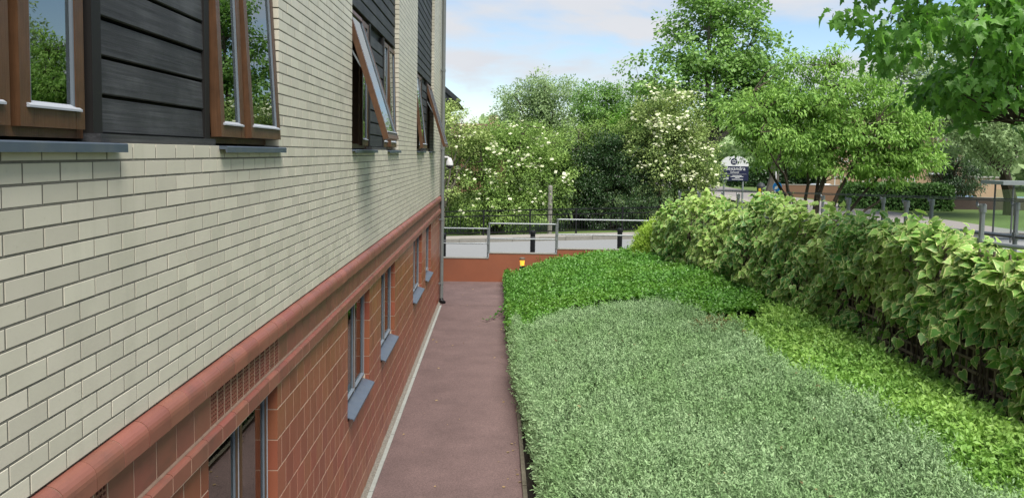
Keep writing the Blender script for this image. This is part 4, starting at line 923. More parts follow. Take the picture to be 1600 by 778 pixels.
# ================================================================== TREES
def tree(name, label, category, base, lobes, nclump, perclump, leaf, clump_r, lmat, tpl, trunk=0.15, fork=0.35, bark=None, group=None, droop=0.3, limbs=7, multi=0, surf=0.5, seed=1, top_shoots=0, flowers=None, twigs=120, flat=0.7, big_leaves=0, limb_r=None):
    R_ = np.random.default_rng(seed); base = np.array(base, float); bark = bark or M_bark
    t = thing(name, label, category, tuple(base), group)
    lobes = np.array(lobes, float); vol = lobes[:, 3]*lobes[:, 4]*lobes[:, 5]; pk = R_.choice(len(lobes), nclump, p=vol/vol.sum())
    d = norm(R_.normal(size=(nclump, 3))); rad = surf+(1-surf)*R_.random(nclump)**0.6; rad *= 1+0.14*R_.normal(size=nclump)
    C = lobes[pk, :3]+d*rad[:, None]*lobes[pk, 3:]
    csz = clump_r*R_.uniform(0.55, 1.35, nclump)
    pc = np.clip(R_.poisson(perclump*(csz/clump_r)**1.6), 3, None); idx = np.repeat(np.arange(nclump), pc); n = len(idx)
    g = R_.normal(size=(n, 3)); g = norm(g)*(R_.random(n)**0.45)[:, None]
    pos = C[idx]+g*csz[idx][:, None]*np.array([1, 1, flat])
    out = norm(C-lobes[pk, :3]*np.array([1, 1, 1]))[idx]
    ax = norm(g*0.8+out*0.35+np.array([0, 0, -droop])+R_.normal(0, 0.45, (n, 3))); nm = norm(np.array([0, 0, 1.0])+out*0.45+R_.normal(0, 0.5, (n, 3)))
    tint = np.clip(0.5+R_.normal(0, 0.22, nclump)[idx]+R_.normal(0, 0.18, n), 0, 1)
    sz = leaf*R_.uniform(0.65, 1.3, n); Rm = frames(ax, nm)
    keep = np.ones(n, bool); ed = tpl[2] if len(tpl) > 2 else None
    if big_leaves:
        p_ = project(pos); vis_ = (p_[:, 2] > 0.5) & (p_[:, 0] > 0) & (p_[:, 0] < 1600) & (p_[:, 1] > 0) & (p_[:, 1] < 778)
        o_ = np.argsort(-np.where(vis_, sz/np.abs(p_[:, 2]), 0))[:big_leaves]; keep[o_] = False
        nf = sum(len(f) for f in tpl[1]); lms = [mesh_np('leaf', tpl[0]*np.array([1, 1, 1+0.6*q]), tpl[1], lmat, tint=np.full(nf, 0.2+0.2*q), edge=ed) for q in range(4)]
        for i in o_:
            o = put('leaf', lms[int(R_.integers(4))], t, pos[i]); o.rotation_euler = Matrix(Rm[i].tolist()).to_euler(); o.scale = (sz[i],)*3
    S = scatter(tpl[0], tpl[1], pos[keep], Rm[keep], sz[keep], tint[keep], ed)
    put('crown', mesh_np(name+'_crown', S[0], S[1], lmat, tint=S[2], edge=S[3]), t, kind='stuff')
    # wood
    b = MB(); ctr = (lobes[:, :3]*vol[:, None]).sum(0)/vol.sum(); zlo = (lobes[:, 2]-lobes[:, 5]).min()
    fz = base[2]+max(0.3, (ctr[2]-base[2])*fork); fk = np.array([base[0]+(ctr[0]-base[0])*0.25, base[1]+(ctr[1]-base[1])*0.25, fz])
    ns = []
    if not multi:
        pts = [base+np.array([0, 0, -0.1]), base*0.6+fk*0.4+np.array([trunk*0.4, 0, 0]), fk]; b.tube(pts, [trunk*1.25, trunk, trunk*0.85], 9)
    ends = C[R_.permutation(nclump)[:limbs*6]]
    sel = [ends[0]]
    for _ in range(limbs-1):
        dd = np.min([np.linalg.norm(ends-s_, axis=1) for s_ in sel], axis=0); sel.append(ends[int(np.argmax(dd))])
    for j, e_ in enumerate(sel):
        st = fk if not multi else base+np.array([multi*math.cos(j*2.4), multi*math.sin(j*2.4), -0.1])
        hgt = e_[2]-st[2]; mid = st*0.45+e_*0.55; mid[2] += 0.10*hgt; q1 = st*0.8+e_*0.2; q1[2] += 0.10*hgt
        cv = np.array([st, q1, mid, e_]); tt = np.linspace(0, 1, 9)
        cx = np.array([np.interp(tt, [0, 0.22, 0.58, 1], cv[:, k]) for k in range(3)]).T; cx[1:-1] += R_.normal(0, 0.03*abs(hgt)**0.5, (7, 3))
        r0_ = (limb_r or trunk*0.55); b.tube(cx, np.linspace(r0_, r0_*0.16, 9), 6, cap=False); ns.append(cx[2:])
    ns = np.concatenate(ns)
    for i in R_.permutation(nclump)[:twigs]:
        k = np.argmin(np.linalg.norm(ns-C[i], axis=1)+0.6*np.clip(ns[:, 2]-C[i][2], 0, 9)+0.7*R_.random(len(ns))); m_ = (ns[k]+C[i])/2+R_.normal(0, 0.08, 3); m_[2] += 0.05
        b.tube([ns[k], m_, C[i]], [min(trunk*0.16, 0.020), min(trunk*0.10, 0.012), min(trunk*0.04, 0.006)], 4, cap=False)
    put('trunk', b.mesh(name+'_wood', bark), t)
    if flowers:
        nfl, fsz, fm = flowers; oo = R_.permutation(n)[:nfl*8]; fp = pos[oo]; dirc = norm(CAM-fp); sc_ = ((fp-lobes[pk][idx[oo], :3])/lobes[pk][idx[oo], 3:]); s_ = (sc_*dirc).sum(1)+0.6*sc_[:, 2]
        nzF = Noise2(seed+50, 1.6, 2); oo = np.argsort(-(s_+0.75*nzF(fp[:, 0], fp[:, 2])+R_.normal(0, 0.25, len(s_))))[:nfl]; fp = fp[oo]+dirc[oo]*0.10+np.array([0, 0, 0.08]); m = len(fp)
        hexv = np.array([(0, 0, 0.10)]+[(0.5*math.cos(k*math.pi/4)*(1 if k % 2 else 0.72), 0.5*math.sin(k*math.pi/4)*(1 if k % 2 else 0.72), 0.02) for k in range(8)]); hexf = [np.array([(0, 1+k, 1+(k+1) % 8) for k in range(8)])]
        fn = norm(np.array([0, 0, 0.9])+dirc[oo]*0.5+R_.normal(0, 0.3, (m, 3)))
        Sf = scatter(hexv, hexf, fp, frames(norm(np.cross(fn, R_.normal(size=(m, 3)))), fn), fsz*R_.uniform(0.6, 1.35, m), R_.random(m))
        put('flowers', mesh_np('flowers', Sf[0], Sf[1], fm, tint=Sf[2]), t, kind='stuff')
    return t
L_elder = leafmat('elder_leaf', (0.075, 0.165, 0.035), (0.25, 0.37, 0.095), rough=0.45, trans=0.28)
L_elder2 = leafmat('pale_elder_leaf', (0.12, 0.20, 0.055), (0.33, 0.42, 0.14), rough=0.45, trans=0.28)
L_dark = leafmat('dark_hedge_leaf', (0.010, 0.032, 0.010), (0.036, 0.080, 0.022), rough=0.35, trans=0.12, spec=0.4)
L_pop = leafmat('grey_green_leaf', (0.15, 0.245, 0.10), (0.31, 0.41, 0.20), rough=0.5, trans=0.4)
L_plane = leafmat('plane_leaf', (0.085, 0.195, 0.042), (0.22, 0.37, 0.10), rough=0.4, trans=0.38, spec=0.35)
L_cherry = leafmat('cherry_leaf', (0.11, 0.24, 0.045), (0.29, 0.46, 0.11), rough=0.4, trans=0.38)
L_bright = leafmat('bright_green_leaf', (0.07, 0.19, 0.02), (0.14, 0.30, 0.04), rough=0.45, trans=0.35)
L_flower = leafmat('cream_flower', (0.42, 0.45, 0.26), (0.66, 0.67, 0.50), rough=0.7, trans=0.3)
def sz_(x, y): return float(street_z(x, y))
# elders along the far fence
tree('elder_bush', 'wide elder bush full of cream flower heads behind the black fence, left', 'bush', (1.4, 33.5, sz_(1.4, 0)), [(0.2, 33.6, 2.5, 1.7, 1.3, 2.1), (1.9, 33.4, 3.3, 2.1, 1.4, 2.2), (3.7, 33.8, 3.0, 1.7, 1.3, 1.7), (1.2, 34.3, 4.6, 1.6, 1.2, 1.1), (3.2, 34.2, 4.7, 1.3, 1.1, 0.9), (1.6, 33.0, 1.7, 2.3, 1.1, 1.2)], 820, 60, 0.115, 0.42, L_elder, DIA, trunk=0.16, group='flowering elders', limbs=8, multi=0.3, seed=11, flowers=(260, 0.165, L_flower), surf=0.62)
tree('elder_bush', 'tall elder with dense cream flower heads beside the school sign', 'bush', (9.6, 34.0, sz_(9.6, 0)), [(9.4, 34.0, 4.6, 1.7, 1.3, 2.0), (10.6, 34.0, 3.9, 1.4, 1.1, 1.6), (8.5, 34.4, 5.5, 1.2, 1.1, 1.3), (10.0, 34.2, 5.9, 1.4, 1.1, 1.2), (10.6, 33.8, 2.5, 1.1, 0.9, 1.0)], 600, 56, 0.115, 0.40, L_elder2, DIA, trunk=0.16, group='flowering elders', limbs=7, multi=0.3, seed=12, flowers=(430, 0.16, L_flower), surf=0.62)
tree('small_tree', 'loose light green small tree with bare crooked limbs beside the downpipe', 'tree', (-0.9, 31.9, sz_(-1, 0)), [(-0.9, 32.2, 5.3, 1.1, 1.0, 1.0), (0.0, 32.6, 4.7, 1.0, 0.9, 0.7), (-0.6, 32.2, 6.0, 0.7, 0.7, 0.5), (-0.8, 32.6, 2.6, 1.0, 0.8, 0.9), (0.7, 32.5, 5.0, 0.5, 0.5, 0.6)], 230, 34, 0.12, 0.32, L_elder2, DIA, trunk=0.10, limbs=9, fork=0.3, seed=13, flowers=(35, 0.14, L_flower), bark=M_bark2)
tree('dark_hedge', 'tall dark evergreen hedge mass behind the black fence, middle', 'hedge', (6.6, 34.5, sz_(6.6, 0)), [(5.4, 34.4, 2.3, 1.5, 1.2, 2.2), (7.2, 34.2, 2.4, 1.8, 1.2, 2.4), (8.9, 34.0, 1.9, 1.6, 1.1, 1.9), (6.4, 34.8, 3.6, 1.6, 1.1, 1.6), (8.2, 34.8, 3.7, 1.4, 1.1, 1.5)], 1100, 62, 0.095, 0.34, L_dark, DIA, trunk=0.15, multi=0.4, limbs=6, seed=14, surf=0.78, twigs=60)
tree('olive_bush', 'mid green scrambling bush rising above the dark hedge with pale bare twigs', 'bush', (5.6, 35.4, sz_(5.6, 0)), [(5.2, 35.2, 4.6, 1.6, 1.1, 1.0), (6.9, 35.4, 4.9, 1.4, 1.0, 0.9), (4.3, 35.3, 4.0, 1.0, 1.0, 1.2)], 260, 42, 0.11, 0.38, L_elder, DIA, trunk=0.13, multi=0.3, limbs=8, seed=15, bark=M_bark2, twigs=150)
tree('willow_tree', 'tall hazy grey green tree rising behind the flowering elder', 'tree', (5.0, 58, sz_(5, 0)), [(3.6, 57, 7.4, 2.2, 2.0, 2.4), (6.2, 58, 7.9, 2.3, 2.0, 2.3), (4.9, 57, 8.6, 1.8, 1.6, 1.6), (2.6, 57, 6.2, 1.8, 1.6, 1.8), (5.0, 57, 5.3, 3.6, 1.8, 2.2)], 620, 40, 0.20, 0.6, L_pop, DIA, trunk=0.28, limbs=9, seed=16, surf=0.4)
tree('lime_tree', 'fresh green tree just right of the hazy one behind the dark hedge', 'tree', (9.4, 54, sz_(9.4, 0)), [(8.5, 53.6, 7.8, 1.7, 1.5, 1.7), (10.0, 54, 7.3, 1.6, 1.5, 1.8), (9.2, 53.6, 5.8, 2.2, 1.6, 1.9)], 340, 44, 0.19, 0.55, L_plane, DIA, trunk=0.24, limbs=7, seed=17, surf=0.45)
tree('rounded_maple', 'small rounded vivid green tree between the dark hedge and the tall tree', 'tree', (9.35, 44, sz_(9, 0)), [(9.3, 43.6, 5.9, 1.0, 1.0, 0.9), (9.9, 43.8, 5.3, 0.9, 0.9, 0.9)], 120, 50, 0.14, 0.35, L_bright, DIA, trunk=0.13, limbs=5, seed=18, surf=0.6)
tree('plane_tree', 'tall broad plane tree reaching the top of the picture behind the sign', 'tree', (13.6, 44, sz_(13, 0)), [(13.2, 43.4, 10.9, 2.6, 2.2, 2.6), (15.9, 44, 10.6, 2.4, 2.2, 3.0), (14.7, 44, 13.4, 2.5, 2.0, 1.9), (11.5, 43.4, 8.7, 2.3, 2.0, 2.0), (15.0, 43.6, 7.6, 3.4, 2.2, 2.2), (17.0, 44, 8.6, 1.8, 1.8, 2.2), (10.6, 43.6, 7.0, 1.6, 1.5, 1.5)], 640, 36, 0.20, 0.55, L_plane, OVAL, trunk=0.32, limbs=11, seed=19, surf=0.42, bark=M_bark2, twigs=260)
tree('cherry_tree', 'wide spreading multi stemmed cherry tree beyond the ramp railings', 'tree', (11.4, 21.6, sz_(11.4, 0)), [(10.2, 21.4, 5.1, 1.6, 1.4, 1.3), (12.7, 21.6, 5.2, 1.8, 1.5, 1.3), (11.4, 21.4, 6.1, 1.5, 1.3, 0.9), (9.9, 21.6, 5.0, 1.0, 1.1, 0.6), (13.9, 21.6, 4.5, 1.0, 1.0, 0.7), (11.4, 21.3, 4.5, 1.9, 1.2, 0.8), (10.9, 21.4, 6.9, 0.5, 0.5, 0.5), (12.2, 21.4, 6.8, 0.5, 0.5, 0.4), (13.7, 21.6, 5.5, 1.2, 1.1, 1.0), (9.2, 21.4, 5.5, 0.9, 1.0, 0.7), (13.5, 21.6, 4.0, 1.2, 1.0, 0.5), (11.9, 21.2, 3.9, 1.5, 1.0, 0.45), (14.5, 21.8, 5.0, 0.9, 0.9, 0.9), (14.2, 21.8, 4.2, 1.1, 1.0, 0.7), (13.2, 21.5, 3.65, 1.1, 0.9, 0.35), (10.4, 21.3, 6.9, 0.6, 0.6, 0.55), (11.6, 21.3, 7.0, 0.6, 0.6, 0.55), (13.0, 21.4, 6.5, 0.7, 0.7, 0.6)], 1400, 30, 0.13, 0.27, L_cherry, CHER, trunk=0.12, fork=0.55, multi=0.10, limbs=12, seed=20, droop=0.6, surf=0.25, twigs=420, limb_r=0.075, flat=0.5)
tree('verge_tree', 'tree with thick leaning pale trunk on the grass behind the grey bollard', 'tree', (25.6, 66, sz_(25, 0)), [(26.5, 66, 7.6, 3.6, 3.0, 2.6), (29, 66, 7.0, 3.0, 2.6, 2.2), (24.0, 66, 8.2, 2.6, 2.4, 2.2)], 300, 40, 0.26, 0.8, L_plane, DIA, trunk=0.42, limbs=8, seed=21, bark=M_bark2, fork=0.5)
tree('street_tree', 'large light green tree filling the right side beyond the street', 'tree', (31.8, 43, sz_(28, 0)), [(25.0, 39, 8.2, 3.0, 2.6, 2.8), (28.5, 40, 7.4, 3.0, 2.6, 3.4), (26.0, 39, 5.9, 2.8, 2.2, 1.6), (30, 40, 10.2, 3.4, 2.6, 3.0), (24.4, 39, 10.4, 2.2, 2.0, 1.6), (22.6, 39, 8.0, 1.8, 1.6, 1.8), (28.5, 39, 5.0, 2.4, 2.0, 1.3)], 760, 46, 0.20, 0.6, L_pop, DIA, trunk=0.34, limbs=9, seed=22, surf=0.45, bark=M_bark)
tree('dark_conifer', 'dark drooping evergreen beside the brick flats', 'tree', (31.5, 49, sz_(31, 0)), [(31.2, 48.6, 3.4, 1.7, 1.4, 1.9), (32.6, 49, 3.0, 1.5, 1.3, 1.6), (31.4, 49, 4.8, 1.1, 1.0, 1.2)], 200, 46, 0.17, 0.5, L_dark, LANCE, trunk=0.2, limbs=6, seed=23, droop=0.8)
# near plane tree hanging in from the upper right
L_near = leafmat('near_plane_leaf', (0.075, 0.185, 0.04), (0.20, 0.40, 0.085), rough=0.42, trans=0.52, edge=None, spec=0.4)
tree('near_plane_tree', 'close plane tree whose leafy boughs hang in from the upper right', 'tree', (12.6, 9.2, 0.9), [(6.3, 8.2, 6.05, 0.6, 0.7, 0.22), (7.2, 8.2, 6.0, 0.8, 0.8, 0.35), (7.0, 8.4, 5.55, 0.35, 0.4, 0.18), (8.3, 8.6, 6.1, 1.0, 1.0, 0.55), (9.4, 8.8, 6.0, 1.0, 1.2, 0.8), (10.6, 9.4, 6.6, 1.6, 1.5, 1.3), (9.4, 9.2, 7.8, 2.2, 1.8, 0.9), (12.4, 9.2, 8.4, 2.6, 2.4, 2.2), (8.6, 9.0, 5.25, 0.5, 0.8, 0.4), (9.3, 10.0, 5.2, 0.8, 1.2, 0.5), (6.9, 8.6, 7.0, 1.2, 1.0, 0.5), (10.2, 9.6, 5.0, 0.8, 1.0, 0.5), (8.6, 8.8, 5.7, 0.9, 0.9, 0.5), (7.9, 8.3, 6.3, 0.9, 0.9, 0.3)], 700, 32, 0.124, 0.34, L_near, PLANE, trunk=0.30, limbs=9, seed=24, droop=0.9, surf=0.3, twigs=320, limb_r=0.032, big_leaves=300, fork=0.6)
# far wood closing the view
b_ = []
R2 = np.random.default_rng(77); n = 26000
az = R2.uniform(-0.75, 0.85, n); dist = R2.uniform(118, 150, n); x_ = CAM[0]+np.sin(az)*dist; y_ = CAM[1]+np.cos(az)*dist; hN = Noise2(31, 22.0)
hh = 7.5+3.0*hN(x_, y_*0.3); z_ = street_z(x_, y_)+hh*R2.random(n)**0.6
p_ = np.column_stack([x_, y_, z_]); S = scatter(*OVAL, p_, frames(rdir(n, R2), np.array([0, -0.5, 1.0])+R2.normal(0, 0.5, (n, 3))), R2.uniform(0.9, 1.8, n), R2.random(n))
o = put('distant_trees', mesh_np('distant_trees', S[0], S[1], L_pop, tint=S[2])); o['kind'] = 'stuff'; o['label'] = 'far belt of trees closing the view behind the houses'; o['category'] = 'trees'

# ================================================================== BEYOND THE STREET
# school sign
SX, SY = 14.75, 41.0
sg = thing('school_sign', 'dark blue school sign with arched white top on two grey posts', 'sign', (SX, SY, 1.0))
for sx_, in ((-0.53,), (0.53,)):
    b = MB(); b.lathe([(0.055, 0), (0.055, 3.1)], (SX+sx_, SY+0.06, 0.9), 10); put('post', b.mesh('post', M_galv), sg)
M_navy = mat('navy_board', (0.012, 0.016, 0.055), 0.4, var=0.05); M_white = mat('white_sign', (0.72, 0.73, 0.74), 0.45, var=0.03)
b = MB(); b.box(SX-0.80, SX+0.80, SY-0.03, SY, 2.80, 3.60); board_ = put('board', b.mesh('board', M_navy), sg)
b = MB(); arc = [(SX-0.80+0.0, 3.605)]+[(SX-0.80*math.cos(t), 3.605+0.58*math.sin(t)**0.85) for t in np.linspace(0.05, math.pi-0.05, 16)]+[(SX+0.80, 3.605)]
na = len(arc); b.add([(x, SY-0.03, z) for x, z in arc]+[(x, SY, z) for x, z in arc], [tuple(range(na)), tuple(range(na, 2*na))[::-1]]+[(i, i+na, (i+1) % na+na, (i+1) % na) for i in range(na)])
arch = put('arched_top', b.mesh('arched_top', M_white), sg)
b = MB(); b.add([(SX-0.03+0.19*math.cos(t), SY-0.034, 3.86+0.19*math.sin(t)) for t in np.linspace(0, 2*math.pi, 24)[:-1]], [tuple(range(23))]); put('emblem_disc', b.mesh('emblem_disc', M_navy), arch)
b = MB()
for k in range(5):
    a_ = math.pi/2+k*2*math.pi/5; c_ = (SX-0.03+0.075*math.cos(a_), 3.86+0.075*math.sin(a_)); p_ = [(c_[0]+0.07*math.cos(a_), c_[1]+0.07*math.sin(a_)), (c_[0]-0.028*math.sin(a_), c_[1]+0.028*math.cos(a_)), (c_[0]-0.05*math.cos(a_), c_[1]-0.05*math.sin(a_)), (c_[0]+0.028*math.sin(a_), c_[1]-0.028*math.cos(a_))]
    b.add([(x, SY-0.038, z) for x, z in p_], [(0, 1, 2, 3)])
put('emblem_mark', b.mesh('emblem_mark', M_white), arch)
def lettering(txt, x, z, size, parent, material, y):
    cu = bpy.data.curves.new('lettering', 'FONT'); cu.body = txt; cu.size = size; cu.align_x = 'CENTER'; cu.extrude = 0.002; cu.resolution_u = 3
    tmp = bpy.data.objects.new('tmp', cu); COL.objects.link(tmp); dg = bpy.context.evaluated_depsgraph_get(); me = bpy.data.meshes.new_from_object(tmp.evaluated_get(dg)); bpy.data.objects.remove(tmp)
    me.materials.clear(); me.materials.append(material); return put('lettering', me, parent, (x, y, z), (math.pi/2, 0, 0))
lettering('Alexandra', SX+0.0, 3.38, 0.30, board_, M_white, SY-0.034); lettering('School', SX+0.02, 3.22, 0.18, board_, M_white, SY-0.034)
b = MB(); b.box(SX-0.70, SX+0.70, SY-0.034, SY-0.031, 3.165, 3.172); put('rule_line', b.mesh('rule_line', M_white), board_)
b = MB()
for (x0, x1, z) in ((-0.10, 0.42, 3.07), (-0.20, 0.52, 3.01), (0.05, 0.30, 2.95), (-0.12, 0.50, 2.86), (-0.62, -0.30, 2.95), (-0.62, -0.30, 2.875)): b.box(SX+x0, SX+x1, SY-0.034, SY-0.031, z, z+0.03)
put('small_print', b.mesh('small_print', M_white), board_)
b = MB()
for x0 in (-0.58, -0.40): b.box(SX+x0, SX+x0+0.10, SY-0.034, SY-0.031, 3.03, 3.10)
put('green_marks', b.mesh('green_marks', mat('lime_mark', (0.35, 0.5, 0.1), 0.5)), board_)
# grey bollard with reflective yellow band
t = thing('traffic_bollard', 'grey round topped traffic bollard with yellow patch beyond the ramp', 'bollard', (14.6, 36.0, 0.95)); c = (14.6, 36.0, 0.95)
b = MB(); b.lathe([(0.16, 0), (0.16, 1.5), (0.19, 1.55), (0.20, 1.75), (0.15, 1.88), (0.03, 1.93)], c, 14); put('body', b.mesh('body', mat('dark_grey_bollard', (0.05, 0.055, 0.06), 0.5)), t)
b = MB(); b.box(14.43, 14.55, 35.82, 35.845, 2.2, 2.6); put('yellow_patch', b.mesh('yellow_patch', mat('yellow_patch', (0.6, 0.4, 0.02), 0.5)), t)
t = thing('sign_pole', 'thin white pole on the grass left of the cherry stems', 'pole', (18.87, 46, 1.0)); b = MB(); b.lathe([(0.07, 0), (0.06, 2.3), (0.06, 2.32)], (18.87, 46, 0.95), 8); put('shaft', b.mesh('shaft', M_white), t)
t = thing('blue_sign', 'small round blue road sign above the ivy', 'sign', (11.18, 24.2, 0.8)); b = MB(); b.lathe([(0.03, 0), (0.03, 2.2)], (11.18, 24.25, 0.8), 8); put('post', b.mesh('post', M_galv), t)
b = MB(); b.add([(11.18+0.16*math.cos(a_), 24.2, 3.12+0.16*math.sin(a_)) for a_ in np.linspace(0, 2*math.pi, 24)[:-1]]+[(11.18+0.16*math.cos(a_), 24.21, 3.12+0.16*math.sin(a_)) for a_ in np.linspace(0, 2*math.pi, 24)[:-1]], [tuple(range(23)), tuple(range(23, 46))]+[(i, (i+1) % 23, (i+1) % 23+23, i+23) for i in range(23)]); put('disc', b.mesh('disc', mat('road_sign_blue', (0.02, 0.22, 0.6), 0.4)), t)
b = MB(); b.bar((11.26, 24.195, 3.19), (11.10, 24.195, 3.05), 0.002, 0.035, up=(0, 1, 0)); b2 = MB(); b2.add([(11.27, 24.195, 3.20), (11.10, 24.195, 3.12), (11.075, 24.195, 3.02), (11.17, 24.195, 3.04)], [(0, 1, 2, 3)]); put('arrow', b2.mesh('arrow', M_white), t)

# clipped hedges
def box_hedge(label, x0, x1, y0, y1, z0, z1, n, lm_, size, seed):
    R_ = np.random.default_rng(seed); t = thing('clipped_hedge', label, 'hedge', ((x0+x1)/2, (y0+y1)/2, z0), 'clipped hedges beyond the street')
    u = R_.random((n, 3)); f = R_.integers(0, 4, n); p = np.array([x0, y0, z0])+u*np.array([x1-x0, y1-y0, z1-z0]); nr_ = np.zeros((n, 3))
    p[f == 0, 1] = y0; nr_[f == 0, 1] = -1; p[f == 1, 2] = z1; nr_[f == 1, 2] = 1; p[f == 2, 0] = x1; nr_[f == 2, 0] = 1; p[f == 3, 0] = x0; nr_[f == 3, 0] = -1
    c_ = np.array([(x0+x1)/2, (y0+y1)/2, (z0+z1)/2]); hd = np.array([x1-x0, y1-y0, z1-z0])/2; q = (p-c_)/hd
    ex = np.clip(np.sort(np.abs(q), 1)[:, 1]-0.8, 0, 1); p = c_+(p-c_)*(1-0.25*ex[:, None])+R_.normal(0, 0.05, (n, 3))
    S = scatter(*OVAL, p, frames(rdir(n, R_), nr_+R_.normal(0, 0.5, (n, 3))), size*R_.uniform(0.7, 1.3, n), R_.random(n)); put('foliage', mesh_np('hedge_foliage', S[0], S[1], lm_, tint=S[2]), t, kind='stuff')
    b = MB(); b.box(x0+0.15, x1-0.15, y0+0.15, y1-0.15, z0, z1-0.15); put('inner_shade', b.mesh('inner_shade', L_under), t)  # solid core box in the painted shade colour behind the hedge leaves
L_hedge = leafmat('hedge_leaf', (0.045, 0.115, 0.028), (0.11, 0.21, 0.055), rough=0.45, trans=0.15)
box_hedge('long clipped dark green hedge in front of the brick flats', 23.4, 29.9, 45.6, 47.2, 0.9, 2.56, 7000, L_hedge, 0.14, 41)
box_hedge('dark hedge far behind the school sign', 27.0, 36.0, 82.0, 84.0, 0.9, 2.95, 3000, L_dark, 0.25, 42)
# low brick walls
M_brn = mat('brown_brick', (0.20, 0.115, 0.070), 0.9, var=0.2, nscale=16, stain=0.3, sscale=1)
def low_wall(label, x0, x1, y, z1, m):
    t = thing('garden_wall', label, 'wall', ((x0+x1)/2, y, 1.0), 'low brick walls beyond the street'); b = MB(); b.box(x0, x1, y, y+0.22, 0.2, z1); put('brickwork', b.mesh('brickwork', m), t)
    b = MB(); b.box(x0-0.02, x1+0.02, y-0.02, y+0.24, z1+0.001, z1+0.06); put('coping', b.mesh('coping', M_conc), t)
low_wall('low dark brick wall on the grass at the far right', 30.2, 40.0, 47.6, 1.72, mat('dark_brick', (0.075, 0.055, 0.045), 0.9, var=0.2, nscale=16))
low_wall('low orange brick wall behind the cherry stems', 24.2, 31.0, 60.0, 1.95, M_brn)
# parked cars
M_tyre = mat('tyre_rubber', (0.015, 0.015, 0.016), 0.8); M_cglass = mat('car_glass', (0.02, 0.025, 0.03), 0.08, spec=0.7); M_head = mat('headlight', (0.7, 0.72, 0.75), 0.15)
def car(label, x, y, z, col, nm, flip=1):
    t = thing('parked_car', label, 'car', (x, y, z), 'parked cars by the flats'); m = mat(nm, col, 0.25, var=0.02, spec=0.6, metal=0.2)
    prof = [(-2.1, 0.35), (-2.12, 0.75), (-1.95, 0.92), (-1.0, 1.02), (-0.35, 1.42), (0.7, 1.45), (1.45, 1.10), (2.0, 1.0), (2.12, 0.7), (2.08, 0.35)]
    def ext(p, hw, b, top=0.78):
        n_ = len(p); V = [(x+flip*a_, y+s_*hw*(1 if zz_ < 1.05 else top), z+zz_) for s_ in (-1, 1) for a_, zz_ in p]; b.add(V, [tuple(range(n_)), tuple(range(n_, 2*n_))[::-1]]+[(i, (i+1) % n_, (i+1) % n_+n_, i+n_) for i in range(n_)])
    b = MB(); ext(prof, 0.86, b); put('body', b.mesh('body', m), t)
    for pts in ([(-0.92, 1.06), (-0.38, 1.36), (0.15, 1.38), (0.15, 1.06)], [(0.22, 1.06), (0.22, 1.38), (0.68, 1.38), (1.25, 1.08)]):
        for s_ in (-1, 1):
            b = MB(); V = [(x+flip*a_, y+s_*(0.80-0.35*(zz_-1.05)+0.045), z+zz_) for a_, zz_ in pts]; b.add(V, [(0, 1, 2, 3)]); put('window', b.mesh('window', M_cglass), t)
    for a_ in (-1.3, 1.35):
        for s_ in (-1, 1):
            b = MB(); b.tube([(x+flip*a_, y+s_*0.66, z+0.32), (x+flip*a_, y+s_*0.87, z+0.32)], 0.32, 18); wh = put('wheel', b.mesh('wheel', M_tyre), t)
            b = MB(); b.tube([(x+flip*a_, y+s_*0.86, z+0.32), (x+flip*a_, y+s_*0.885, z+0.32)], 0.20, 14); put('rim', b.mesh('rim', M_galv), wh)
    for s_ in (-1, 1): b = MB(); b.box(x-flip*2.10-0.03, x-flip*2.10+0.03, y+s_*0.62-0.16, y+s_*0.62+0.16, z+0.66, z+0.80); put('headlight', b.mesh('headlight', M_head), t)
car('blue car parked behind the dark brick wall', 34.2, 52.5, 0.22, (0.12, 0.22, 0.42), 'blue_car_paint')
car('pale blue car parked at the far right behind the wall', 38.6, 51.5, 0.22, (0.30, 0.42, 0.55), 'pale_blue_car_paint', -1)
car('white car glimpsed between the cherry stems', 28.6, 63.0, 0.55, (0.65, 0.67, 0.70), 'white_car_paint')
# brick flats, turned so that one corner points at the street
FC = np.array([45.6, 72.0]); FA = norm(np.array([-0.94, 0.34])); FBv = norm(np.array([0.55, 0.83])); ZG = 0.2
def fpt(s_, d_, z): p = FC+FA*s_+FBv*d_; return (p[0], p[1], ZG+z)
def fbox(b, s0, s1, d0, d1, z0, z1):
    V = [fpt(s_, d_, z) for s_ in (s0, s1) for d_ in (d0, d1) for z in (z0, z1)]; return b.add(V, [(0, 1, 3, 2), (4, 6, 7, 5), (0, 4, 5, 1), (2, 3, 7, 6), (0, 2, 6, 4), (1, 5, 7, 3)])
fl = thing('brick_flats', 'three storey orange brick flats with white windows and a corner balcony', 'building', (FC[0], FC[1], ZG))
M_fb = mat('orange_flat_brick', (0.46, 0.32, 0.21), 0.9, var=0.14, nscale=9, detail=6)
b = MB(); fbox(b, 2.2, 11.6, 0, 9, 0, 8.6); fbox(b, 0, 2.2, 1.3, 9, 0, 8.6); fbox(b, 0, 0.25, 0, 1.3, 0, 8.6); put('wall', b.mesh('wall', M_fb), fl)
b = MB(); fbox(b, -0.4, 12.0, -0.4, 9.4, 8.601, 8.85); rf_ = put('roof', b.mesh('roof', mat('flat_roof_grey', (0.12, 0.12, 0.12), 0.8)), fl)
for zz_ in (2.55, 5.2):
    b = MB(); fbox(b, 0.25, 2.4, -0.25, 1.3, zz_, zz_+0.16); bal = put('balcony', b.mesh('balcony', M_white), fl)
    b = MB(); fbox(b, 0.25, 2.4, -0.24, -0.2, zz_+1.05, zz_+1.12)
    for k in range(16): fbox(b, 0.28+k*0.14, 0.30+k*0.14, -0.235, -0.205, zz_+0.16, zz_+1.05)
    put('balustrade', b.mesh('balustrade', mat('grey_balustrade', (0.2, 0.22, 0.22), 0.5)), bal)
